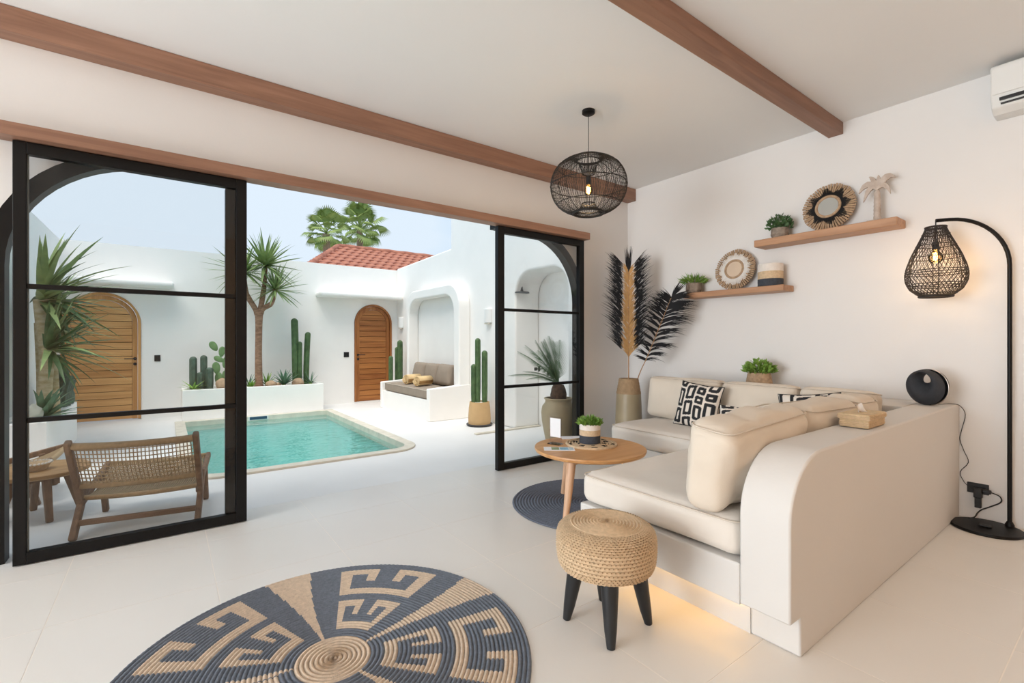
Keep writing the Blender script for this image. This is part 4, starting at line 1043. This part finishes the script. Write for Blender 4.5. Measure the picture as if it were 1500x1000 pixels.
for (px, py) in ((830, 906), (895, 950), (950, 913), (882, 874)):
    f = gp(px, py); d = Vector((f.x-1.478, f.y-1.352, 0)); d = d.normalized()*max(.15, min(.19, d.length))
    MB().tube([d, d*.93+Vector((0, 0, .06)), d*.78+Vector((0, 0, .2)), d*.72+Vector((0, 0, .256))], [.016, .024, .034, .036], 16).build('leg', M['ebony'], so_, smooth=60)

# ================================================================ shelves and what stands on them
shU = thing('wall_shelf', 'upper floating oak shelf with the carved palm tree', 'shelf', (WX, 1.564, 2.0))
MB().box(-.195, 0, -.50, .50, 0, .06).build('board', M['shelf'], shU, bev=.006)
shL = thing('wall_shelf', 'lower floating oak shelf with the striped rope basket', 'shelf', (WX, 2.29, 1.605))
MB().box(-.195, 0, -.47, .47, 0, .052).build('board', M['shelf'], shL, bev=.006)
ZU, ZL, XSF = 2.0605, 1.6575, 4.225
q0, q1 = wxp(1127, 350, XSF), wxp(1158, 345, XSF); yc = (q0.y+q1.y)/2; hw_ = abs(q0.y-q1.y)/2*.92
pot_plant('potted_plant', 'leafy green plant in a carved grey pot on the upper shelf', (XSF, yc, ZU), [(0, .03, .055, .068, M['cgrey'], 'pot_foot'), (.03, .085, .068, .064, M['cgrey'], 'pot_body')], .06, M['leaf_d'], n=330, spread=1.35, fh=.125, lw=.02, ll=.035, up=.9, seed=8)
q0, q1 = wxp(1001, 428, XSF), wxp(1032, 424, XSF); yc = (q0.y+q1.y)/2
pot_plant('potted_plant', 'grassy green plant in a carved grey pot on the lower shelf', (XSF, yc, ZL), [(0, .03, .06, .075, M['cgrey'], 'pot_foot'), (.03, .10, .075, .072, M['cgrey'], 'pot_body')], .06, M['leaf_y'], n=300, spread=1.25, fh=.06, lw=.008, ll=.08, up=.6, seed=12)
def sun_mirror(lab, y, z, Rr, starm, tilt, mirror, seed):
    t = thing('twig_mirror', lab, 'mirror', (4.245, y, z)); t.rotation_euler = (0, math.radians(tilt), 0); rnd = random.Random(seed)
    # local plane: y,z ; faces -x ; base at z=0
    c = Vector((0, 0, Rr)); ri = Rr*.43
    tw = MB(); n = 58
    for i in range(n):
        a = 2*PI*i/n; d = Vector((0, math.cos(a), math.sin(a))); x = -.006-.004*(i % 2)
        L = Rr*rnd.uniform(.965, 1.0)
        tw.tube([c+d*ri*.95+Vector((x, 0, 0)), c+d*L*.7+Vector((x-.004, 0, 0)), c+d*L+Vector((x, 0, 0))], [Rr*.016, Rr*.034, Rr*.040], 6)
    tw.build('twig_ring', M['twig'], t, smooth=60)
    sm = MB(); n2 = 100
    for i in range(n2):
        a = 2*PI*i/n2; d = Vector((0, math.cos(a), math.sin(a))); f = .58+.24*abs(((a*8/(2*PI)+.2) % 1)-.5)*2+rnd.uniform(-.03, .03) if starm == 'twig_b' else .68+.10*abs(math.sin(a*7))+rnd.uniform(-.04, .04)
        sm.tube([c+d*ri*.95+Vector((-.022, 0, 0)), c+d*Rr*f+Vector((-.018, 0, 0))], [Rr*.020, Rr*.018], 5)
    sm.build('star_ring', M[starm], t, smooth=60)
    MB().tube([c+Vector((-.024, ri*math.cos(2*PI*i/48), ri*math.sin(2*PI*i/48))) for i in range(48)], Rr*.055, 8, closed=True).build('inner_rim', M['twig'], t, smooth=80)
    md = MB(); md.lathe([(0, 0), (ri, 0), (ri, .006), (0, .006)], 40); md.build('mirror_glass', mirror, t, c+Vector((-.018, 0, 0)), (0, -PI/2, 0))
    bd = MB(); bd.lathe([(0, 0), (Rr*.9, 0), (Rr*.9, .006), (0, .006)], 40); bd.build('backing', M['bark_d'], t, c+Vector((.002, 0, 0)), (0, PI/2, 0))
    return t
q0, q1 = wxp(1172, 310, 4.245), wxp(1256, 295, 4.245)
sun_mirror('round twig mirror with a black star ring on the upper shelf', (q0.y+q1.y)/2, ZU, .193, 'twig_b', 9, M['mirror'], 1)
q0, q1 = wxp(1044, 397, 4.245), wxp(1108, 388, 4.245)
sun_mirror('round twig frame with a white star ring on the lower shelf', (q0.y+q1.y)/2, ZL, .193, 'twig_w', 9, mat('pale disc', '#d8c3ac', .7), 2)
q0, q1 = wxp(1110, 414, XSF), wxp(1148, 410, XSF)
sbk = thing('rope_basket', 'white, jute and black striped rope basket on the lower shelf', 'basket', (XSF, (q0.y+q1.y)/2, ZL)); rb = .098
for (a, b_, m_, nm) in ((0, .06, 'navy', 'black_band'), (.06, .125, 'jute', 'jute_band'), (.125, .19, 'white_c', 'white_band')):
    k = int((b_-a)/.0054); pf_ = [(rb+(.0022 if i % 2 else 0), a+(b_-a)*i/k) for i in range(k+1)]
    if a == 0: pf_ = [(0, 0)]+pf_
    if b_ == .19: pf_ += [(rb-.01, .19), (rb-.012, .03), (0, .03)]
    MB().lathe(pf_, 36, caps=False).build(nm, M[m_], sbk, smooth=50)
# carved palm tree ornament
q0 = wxp(1285, 321, 4.23)
cpalm = thing('carved_palm', 'white washed carved wooden palm tree on the upper shelf', 'ornament', (4.23, q0.y, ZU))
MB().box(-.035, .035, -.06, .06, 0, .018).build('base', M['carved'], cpalm, bev=.008)
MB().lathe([(.024, .016)]+[(.022-.004*i/14+(.002 if i % 2 else 0), .02+.2*i/14) for i in range(15)]+[(.012, .235), (0, .24)], 16).build('trunk', M['carved'], cpalm, smooth=50)
for (s_, p1_, p2_, wd) in ((1, (.055, .345), (.115, .235), .020), (-1, (.06, .365), (.105, .300), .021), (1, (.04, .315), (.085, .165), .016), (-1, (.045, .310), (.080, .190), .016), (1, (.02, .335), (.05, .345), .014), (-1, (.012, .31), (.008, .345), .012)):
    b = MB(); n = 11; P0 = Vector((0, 0, .238)); P1 = Vector((0, s_*p1_[0], p1_[1])); P2 = Vector((0, s_*p2_[0], p2_[1]))
    for i in range(n):
        t_ = i/(n-1); c = P0*(1-t_)**2+P1*2*t_*(1-t_)+P2*t_*t_; d = ((P1-P0)*(1-t_)+(P2-P1)*t_).normalized(); nr2 = Vector((0, -d.z, d.y)); w_ = wd*math.sin(PI*(.1+.88*t_))*(1+.12*(i % 2))
        for sg_ in (-1, 1):
            for x in (-.011, .011): b.v.append((x*(1-.4*t_), c.y+nr2.y*sg_*w_, c.z+nr2.z*sg_*w_))
    for i in range(n-1):
        for (a, c) in ((0, 1), (1, 3), (3, 2), (2, 0)): b.f.append((i*4+a, i*4+c, i*4+4+c, i*4+4+a)); b.m.append(0)
    b.f += [(0, 1, 3, 2), tuple((n-1)*4+k for k in (0, 1, 3, 2))]; b.m += [0, 0]
    b.build('frond', M['carved'], cpalm, smooth=40)
# basket plant on the sofa ledge
q = wxp(1112, 563, 4.12)
pot_plant('potted_plant', 'light green plant in a brown woven basket on the sofa ledge', (4.12, q.y, AZ+.0005), [(0, .06, .108, .104, M['twig'], 'basket_lower'), (.06, .155, .104, .088, M['twig'], 'basket_upper')], .08, M['leaf_y'], n=420, spread=1.2, fh=.11, lw=.022, ll=.05, up=.6, seed=21)

# ================================================================ pendant lamp
PD = gp(862, 162, ZC); pfw = PD.x*EX[1]+PD.y*EY[1]
pd = thing('pendant_lamp', 'black rattan globe pendant lamp hanging from the ceiling', 'lamp', (PD.x, PD.y, ZC))
MB().lathe([(0, 0), (.048, 0), (.048, -.022), (.04, -.028), (0, -.028)], 28).build('ceiling_rose', M['black'], pd, smooth=40)
zc_ = CAM_H+(500-272)/690*pfw-ZC; zbulb = CAM_H+(500-278)/690*pfw-ZC
MB().tube([(0, 0, -.02), (0, 0, zbulb+.06)], .003, 6).build('cord', M['plastic'], pd)
MB().lathe([(0, zbulb+.10), (.018, zbulb+.095), (.02, zbulb+.04), (.016, zbulb+.035), (0, zbulb+.035)], 16).build('socket', M['plastic'], pd, smooth=40)
bl_ = MB().lathe([(.014, .042), (.02, .025), (.032, 0), (.03, -.022), (.018, -.038), (0, -.044)], 18, (0, 0, zbulb)).build('bulb', M['bulbglass'], pd, smooth=80)
MB().tube([(.011*math.cos(i*1.3), .011*math.sin(i*1.3), zbulb-.022+.0026*i) for i in range(18)], .006, 6).build('filament', M['bulb'], bl_)
Rp, Hp = .286, .206
def pprof(t):   # t 0..1 from the top funnel down to the bottom funnel
    a = -PI/2-.62+t*(PI+1.24)   # latitude from over the top to under the bottom
    lat = -a
    if abs(lat) <= PI/2*.80:
        return (Rp*math.cos(lat)**.80, Hp*math.copysign(abs(math.sin(lat))**.95, lat))
    return None
pp_ = []
for i in range(19):
    lat = PI/2*.82*(1-2*i/18); pp_.append((Rp*math.cos(lat)**.72, Hp*math.sin(lat)/math.sin(PI/2*.82)))
r_e = pp_[0][0]
fun_t = [(r_e*.42, Hp-.115), (r_e*.52, Hp-.07), (r_e*.72, Hp-.02)]; fun_b = [(r_e*.72, -Hp+.02), (r_e*.52, -Hp+.045), (r_e*.42, -Hp+.07)]
full = fun_t+pp_+fun_b
ribs = MB(); nr_ = 92
for k in range(nr_):
    a = 2*PI*k/nr_; ca, sa = math.cos(a), math.sin(a)
    ribs.tube([(r_*ca, r_*sa, zc_+z) for r_, z in (full if k % 3 == 0 else full[2:-2])], .0017, 4, caps=False)
for k in range(0, nr_, 2):
    a = 2*PI*(k+.5)/nr_; ca, sa = math.cos(a), math.sin(a)
    ribs.tube([(r_*.985*ca, r_*.985*sa, zc_+z) for r_, z in (full[3:12] if k % 4 else full[12:-3])], .0015, 4, caps=False)
o = ribs.build('rattan_ribs', M['rattan'], pd, smooth=60, fixn=False); o['kind'] = 'stuff'
for (r_, z, w_) in [(full[0][0], full[0][1], .004), (full[3][0], full[3][1], .008), (full[7][0], full[7][1], .003), (full[12][0], full[12][1], .0035), (full[17][0], full[17][1], .003), (full[-4][0], full[-4][1], .009), (full[-1][0], full[-1][1], .004), (full[-3][0], full[-3][1], .005), (full[2][0], full[2][1], .004)]:
    MB().tube([(r_*math.cos(2*PI*i/64), r_*math.sin(2*PI*i/64), zc_+z) for i in range(64)], w_, 6, closed=True).build('hoop', M['rattan'], pd, smooth=80)
bo = MB()
for k in range(3):
    a = 2*PI*k/3+.5; bo.tube([(0, 0, zbulb+.09), (full[0][0]*math.cos(a), full[0][0]*math.sin(a), zc_+full[0][1])], .003, 5)
bo.build('spider', M['black'], pd)
ld = bpy.data.lights.new('pendant bulb', 'POINT'); ld.energy = 2.2; ld.color = (1, .66, .34); ld.shadow_soft_size = .03
lo_ = bpy.data.objects.new('pendant_light', ld); C.objects.link(lo_); lo_.parent = pd; lo_.location = (0, 0, zbulb-.07)

# ================================================================ arc floor lamp
LBX, LBY = 4.155, .62
lp = thing('arc_floor_lamp', 'black arc floor lamp with a drop shaped woven shade', 'lamp', (LBX, LBY, 0))
MB().lathe([(0, 0), (.165, 0), (.17, .006), (.166, .018), (.05, .024), (0, .024)], 48).build('base', M['black'], lp, smooth=40)
PXY = Vector((4.265-LBX, .533-LBY)); SXY = Vector((4.085-LBX, .848-LBY)); sfw = 4.085*EX[1]+.848*EY[1]
zs = lambda y: CAM_H+(500-y)/690*sfw
ztop = 1.975; zst = 1.66
pts = [(PXY.x, PXY.y, .02), (PXY.x, PXY.y, .8), (PXY.x, PXY.y, zst)]
dvec = SXY-PXY
for i in range(1, 13):
    a = PI/2*i/12; f = (1-math.cos(a))*.80; pts.append((PXY.x+dvec.x*f, PXY.y+dvec.y*f, zst+(ztop-zst)*math.sin(a)))
pts += [(SXY.x, SXY.y, ztop)]
MB().tube(pts, .0115, 12).build('pole', M['black'], lp, smooth=60)
MB().lathe([(.022, .022), (.022, .032), (.014, .05)], 16, (PXY.x, PXY.y, 0)).build('pole_collar', M['black'], lp, smooth=40)
zt_s, zb_s = zs(333), zs(434); zbl = zs(376)
shp = [(.052, zt_s), (.066, zt_s-.04), (.096, zt_s-.11), (.126, zt_s-.18), (.152, zt_s-.26), (.160, zt_s-.315), (.155, zt_s-.36), (.132, zt_s-.41), (.092, zb_s+.010), (.084, zb_s)]
def sh_at(t):
    k = t*(len(shp)-1); i = min(len(shp)-2, int(k)); f = k-i; return (shp[i][0]+(shp[i+1][0]-shp[i][0])*f, shp[i][1]+(shp[i+1][1]-shp[i][1])*f)
wv = MB(); ns = 40
for k in range(ns):
    for sg_ in (-1, 1):
        wv.tube([(SXY.x+sh_at(i/26)[0]*math.cos(2*PI*k/ns+sg_*1.9*i/26), SXY.y+sh_at(i/26)[0]*math.sin(2*PI*k/ns+sg_*1.9*i/26), sh_at(i/26)[1]) for i in range(27)], .0017, 4, caps=False)
o = wv.build('woven_shade', M['rattan2'], lp, smooth=60, fixn=False); o['kind'] = 'stuff'
for (t_, w_) in ((0, .007), (.12, .004), (.24, .003), (.36, .0025), (.50, .003), (.53, .003), (.70, .003), (.73, .003), (.86, .004), (1, .008)):
    r_, z = sh_at(t_); MB().tube([(SXY.x+r_*math.cos(2*PI*i/48), SXY.y+r_*math.sin(2*PI*i/48), z) for i in range(48)], w_, 6, closed=True).build('hoop', M['rattan2'], lp, smooth=80)
for k in range(6):
    a = 2*PI*k/6+.3; MB().tube([(SXY.x+sh_at(i/14)[0]*.985*math.cos(a), SXY.y+sh_at(i/14)[0]*.985*math.sin(a), sh_at(i/14)[1]) for i in range(15)], .003, 5).build('shade_rib', M['rattan2'], lp, smooth=80)
MB().tube([(SXY.x, SXY.y, ztop), (SXY.x, SXY.y, zbl+.05)], .0035, 6).build('drop_cord', M['plastic'], lp)
MB().lathe([(0, zbl+.10), (.018, zbl+.095), (.02, zbl+.045), (0, zbl+.04)], 16, (SXY.x, SXY.y, 0)).build('socket', M['plastic'], lp, smooth=40)
bl_ = MB().lathe([(.014, .046), (.022, .03), (.040, 0), (.036, -.026), (.02, -.042), (0, -.047)], 18, (SXY.x, SXY.y, zbl)).build('bulb', M['bulbglass'], lp, smooth=80)
MB().tube([(SXY.x+.011*math.cos(i*1.3), SXY.y+.011*math.sin(i*1.3), zbl-.02+.0026*i) for i in range(18)], .005, 6).build('filament', M['bulb'], bl_)
MB().box(-.05, -.005, -.03, .03, .0245, .036).build('foot_switch', M['plastic'], lp, bev=.006)
ld = bpy.data.lights.new('arc lamp bulb', 'POINT'); ld.energy = 1.5; ld.color = (1, .64, .32); ld.shadow_soft_size = .04
lo_ = bpy.data.objects.new('arc_lamp_light', ld); C.objects.link(lo_); lo_.parent = lp; lo_.location = (SXY.x, SXY.y, zbl-.08)

# ================================================================ outlet, plugs, cables
q0, q1 = wxp(1419, 706, WX), wxp(1447, 724, WX); oy, oz = (q0.y+q1.y)/2, (q0.z+q1.z)/2
ol = thing('wall_outlet', 'black double wall socket above the lamp base', 'socket', (WX, oy, oz))
MB().box(-.010, 0, -.052, .052, -.034, .034).build('plate', M['plastic'], ol, bev=.003)
for s_ in (-1, 1): MB().lathe([(.018, 0), (.018, .003), (.014, .003), (.014, .001), (0, .001)], 18).build('socket_hole', M['black2'], ol, (-.010, s_*.025, 0), (0, -PI/2, 0))
pg = thing('plug_adapter', 'black plug with a cable loop pushed into the wall socket', 'plug', (WX-.0125, oy-.005, oz))
MB().box(-.042, 0, -.020, .020, -.055, .010).build('adapter_body', M['plastic'], pg, bev=.005)
MB().box(-.034, -.006, -.016, .016, -.12, -.055).build('charger', M['plastic'], pg, bev=.004)
MB().box(-.036, -.008, -.062, -.020, -.018, .008).build('plug_head', M['plastic'], pg, bev=.006)
MB().tube(smooth_path([(-.022, -.06, -.005), (-.024, -.10, -.02), (-.024, -.105, -.055), (-.024, -.06, -.095), (-.024, -.02, -.125), (-.03, 0.0, -.15), (-.06, .01, -.175), (-.10, .03, oz*-1+.03)], 5), .004, 6).build('cable', M['plastic'], pg, smooth=80)
# speaker
SPC = Vector((4.10, .895, AZ+.0005)); Rs = .118
sk = thing('round_speaker', 'round charcoal loudspeaker with a handle hole on the sofa back wall', 'speaker', SPC, math.radians(-112))
def spk(sg_):
    b = MB(); n, m_ = 48, 14
    def fn(i, j):
        a = 2*PI*i/n; s_ = j/(m_-1); oc = Vector((Rs*math.cos(a), 0, Rs+Rs*math.sin(a))); hc = Vector((.030*math.cos(a)-.0, 0, Rs+.058+.030*math.sin(a)))
        p = oc.lerp(hc, s_); p.y = sg_*.060*math.sin(PI*min(1, .04+s_*.96))**.6*(1.0 if s_ < .5 else .75+.25*math.sin(PI*s_)); return tuple(p)
    b.grid(fn, n, m_, cu=True); return b
b = spk(-1); b2 = spk(1); b.add(b2.v, b2.f); b.build('body', M['spk'], sk, smooth=70, merge=.0004)
MB().tube([((Rs+.001)*math.cos(2*PI*i/64), .012, Rs+(Rs+.001)*math.sin(2*PI*i/64)) for i in range(64)], .0035, 6, closed=True).build('silver_ring', M['silver'], sk, smooth=80)
MB().box(-.022, .022, -.004, .004, -.0004, .004).build('foot', M['plastic'], sk)
MB().box(-.02, .02, -.052, -.049, .045, .049).build('front_badge', M['silver'], sk, (0, 0, 0), (0, 0, 0))
cbp = [(4.15, .85, AZ+.004), (4.25, .80, AZ+.005), (4.30, .768, AZ-.01)]+[tuple(wxp(px, py, WX-.006)) for px, py in ((1414, 607), (1409, 628), (1406, 643), (1412, 660), (1418.5, 677), (1406.5, 691), (1412, 705), (1420, 713))]
cab = MB().tube(smooth_path(cbp, 4), .0022, 6).build('speaker_cable', M['plastic'], smooth=80); tag(cab, 'thin black cable hanging from the round speaker to the socket', 'cable')
# tissue box
tb_ = thing('tissue_box', 'woven pandan tissue box on the sofa back wall', 'tissue box', (2.84, .872, AZ+.0005))
hx_, hy_ = .115, .062
MB().box(-hx_, hx_, -hy_, hy_, 0, .046).build('box', M['wovenbox'], tb_, bev=.005)
MB().box(-hx_-.005, hx_+.005, -hy_-.005, hy_+.005, .036, .066).build('lid', M['wovenbox'], tb_, bev=.006)
wv = MB()
for z in (.010, .018, .026, .044, .051, .058):
    e = .0055 if z > .04 else .0005
    lp_ = [(-hx_-e, -hy_-e, z), (hx_+e, -hy_-e, z), (hx_+e, hy_+e, z), (-hx_-e, hy_+e, z)]
    for i in range(4): wv.tube([lp_[i], lp_[(i+1) % 4]], .0022, 5)
wv.build('weave_bands', M['jute'], tb_, smooth=80)
b = MB()
def tf(i, j):
    u, v = i/8, j/8; return (-.035+.07*u*(1-.75*v), .012*math.sin(5*u+2*v)*(1-.3*v), .065+.05*v*(1-.5*abs(u-.35)))
b.grid(tf, 9, 9); b.build('tissue', M['tissue'], tb_, smooth=80)

# ================================================================ vase with feather leaves
VX, VY = 3.86, 3.215
vs_t = thing('floor_vase', 'tall olive vase with a rope band behind the sofa end', 'vase', (VX, VY, 0)); vfw = VX*EX[1]+VY*EY[1]; vz = lambda y: CAM_H+(500-y)/690*vfw
zt = vz(554); zm = vz(576)
MB().lathe([(0, 0), (.115, 0), (.135, .06), (.140, .25), (.133, .45), (.124, zm)], 36, caps=False).build('body', M['vase'], vs_t, smooth=50)
k = 10; MB().lathe([(.124-.027*i/k+(.002 if i % 2 else 0), zm+(zt-zm)*i/k) for i in range(k+1)]+[(.085, zt), (.10, zm), (.10, .1), (0, .1)], 36, caps=False).build('rope_band', M['vase_t'], vs_t, smooth=50)
def strip(b, p, d, L, w0, curve, mi=0, n=5, nrm=None):
    """thin tapering barb from p along d bending by vector curve"""
    d = d.normalized(); s = d.cross(nrm if nrm else Vector((0, 0, 1))).normalized(); o = len(b.v)
    for i in range(n):
        t = i/(n-1); c = p+d*L*t+curve*L*t*t; w_ = w0*(1-t)**.7*(.4+.6*min(1, 3*t)); b.v += [tuple(c-s*w_), tuple(c+s*w_)]
    for i in range(n-1): b.f.append((o+2*i, o+2*i+1, o+2*i+3, o+2*i+2)); b.m.append(mi)
RT = Vector((EX[0], EY[0], 0)); AW = Vector((EX[1], EY[1], 0)); UP = Vector((0, 0, 1))
rnd = random.Random(5)
pxm = vfw/690
# plume 1: gold heart, black fringe
fp = thing('feather_leaf', 'tall dried leaf with a golden heart and black fringe in the vase', 'dried leaf', (VX, VY, zt-.35))
b_ = fp.location.z
MB().tube([(0, 0, -b_+.11), (0.0, 0, 0.35), (0, 0, vz(400)-b_), (0, 0, vz(372)-b_)], [.006, .006, .004, .002], 6).build('stem', M['f_stem'], fp, smooth=60)
gold, blk = MB(), MB()
z_lo, z_hi = vz(520)-b_, vz(400)-b_
for i in range(16):
    t = i/15; z = z_lo+(z_hi-z_lo)*t
    for sd in (-1, 1):
        for k in range(16):
            f = rnd.random(); p = Vector((0, 0, z+rnd.uniform(-.025, .02))); d = RT*sd*rnd.uniform(.35, .75)+UP*rnd.uniform(.8, 1.1)+AW*rnd.uniform(-.35, .25)
            strip(gold, p, d, rnd.uniform(.09, .15)*(1-.25*t), .006, RT*sd*.10, 0, 4, AW)
        for k in range(22):
            p = Vector((0, 0, z+rnd.uniform(-.02, .02)))+RT*sd*rnd.uniform(.05, .085)+UP*.08+AW*rnd.uniform(.005, .02)
            d = RT*sd*rnd.uniform(.45, .9)+UP*rnd.uniform(.7, 1.2)+AW*rnd.uniform(-.15, .3)
            strip(blk, p, d, rnd.uniform(.12, .24)*(1.05-.25*abs(t-.45)), .0042, RT*sd*.18+UP*-.05, 0, 5, AW)
for k in range(60):
    strip(blk, Vector((0, 0, z_hi+.0))+RT*rnd.uniform(-.012, .012), UP+RT*rnd.uniform(-.14, .14)+AW*rnd.uniform(-.15, .15), rnd.uniform(.15, .30), .005, RT*0, 0, 4, AW)
o = gold.build('golden_barbs', M['f_gold'], fp, fixn=False); o['kind'] = 'stuff'; o = blk.build('black_barbs', M['f_black'], fp, fixn=False); o['kind'] = 'stuff'
# plume 2: all black, leaning over the sofa
fq = thing('feather_leaf', 'all black dried palm leaf leaning out of the vase over the sofa', 'dried leaf', (VX, VY, zt-.35))
def q2(px, py, aw=0): return RT*((px-921)*pxm)+UP*(vz(py)-b_)+AW*aw
stp = smooth_path([q2(928, 600, .0), q2(934, 556, -.0), q2(945, 520, -.10), q2(957, 480, -.20), q2(964, 456, -.26), q2(969, 440, -.30)], 6)
MB().tube(stp, [.006-.00014*i for i in range(len(stp))], 6).build('stem', M['f_stem'], fq, smooth=60)
blk = MB(); n = len(stp)
for i in range(11, n):
    t = (i-11)/(n-12); d0 = (stp[min(i+1, n-1)]-stp[i-1]).normalized()
    for sd, L0, drp in ((1, .26, .55), (-1, .21, .15)):
        if i % 2 == 0 and sd == 1: nb = 34
        elif sd == -1: nb = 15
        else: nb = 10
        for k in range(nb):
            d = RT*sd*rnd.uniform(.75, 1.0)+d0*(rnd.uniform(.55, .75)+.25*math.sin(i*2.1))+AW*rnd.uniform(-.25, .2)
            strip(blk, stp[i]+d0*rnd.uniform(-.012, .012), d, L0*rnd.uniform(.5, 1.0)*(.75+.5*math.sin(PI*t)), .0046, UP*-drp*rnd.uniform(.5, 1.1)*(1-.5*t)+RT*sd*.1, 0, 6, AW)
for k in range(50):
    strip(blk, stp[-1], (stp[-1]-stp[-4]).normalized()+RT*rnd.uniform(-.1, .6)+AW*rnd.uniform(-.2, .2), rnd.uniform(.12, .24), .004, UP*-.1, 0, 5, AW)
o = blk.build('black_barbs', M['f_black'], fq, fixn=False); o['kind'] = 'stuff'

# ================================================================ air conditioner
ac = thing('air_conditioner', 'white split air conditioner high on the wall above the lamp', 'air conditioner', (WX, .17, 2.60))
pr_ = [(0, 0), (-.12, 0), (-.175, .03), (-.20, .09), (-.205, .27), (-.19, .285), (0, .285)]
b = MB(); b.prism([(p[0], p[1]) for p in pr_], 'y', -.43, .43); b.build('casing', M['white'], ac, bev=.008)
MB().box(-.207, -.175, -.40, .39, .062, .078).build('air_slot', M['plastic'], ac)
MB().box(-.199, -.165, -.40, .385, .040, .046).build('air_slot', M['plastic'], ac)
MB().box(-.208, -.2, -.425, .425, .10, .26).build('front_panel', M['white'], ac, bev=.004)

# ================================================================ groups of repeated things
GROUPS = dict(agave='agaves in the back planter', stone='stones among the planter cacti', back_cushion='oatmeal back cushions of the corner sofa', seat_cushion='seat cushions of the corner sofa',
              throw_pillow='black and cream patterned pillows', bench_cushion='taupe cushions on the alcove bench', rolled_towel='rolled towels on the alcove bench', lounge_chair='woven courtyard lounge chairs',
              wall_shelf='floating oak shelves', wall_sconce='white courtyard wall lights', switch_plate='dark courtyard switch plates', raised_planter='white raised planters', twig_mirror='round twig frames on the shelves',
              feather_leaf='dried leaves in the floor vase', fan_palm='fan palms beyond the wall', brochure='papers on the coffee table', potted_plant='small indoor pot plants', column_cactus='column cacti')
for o in list(C.objects):
    if o.parent is None and 'label' in o:
        k = o.name.split('.')[0]
        if k in GROUPS: o['group'] = GROUPS[k]
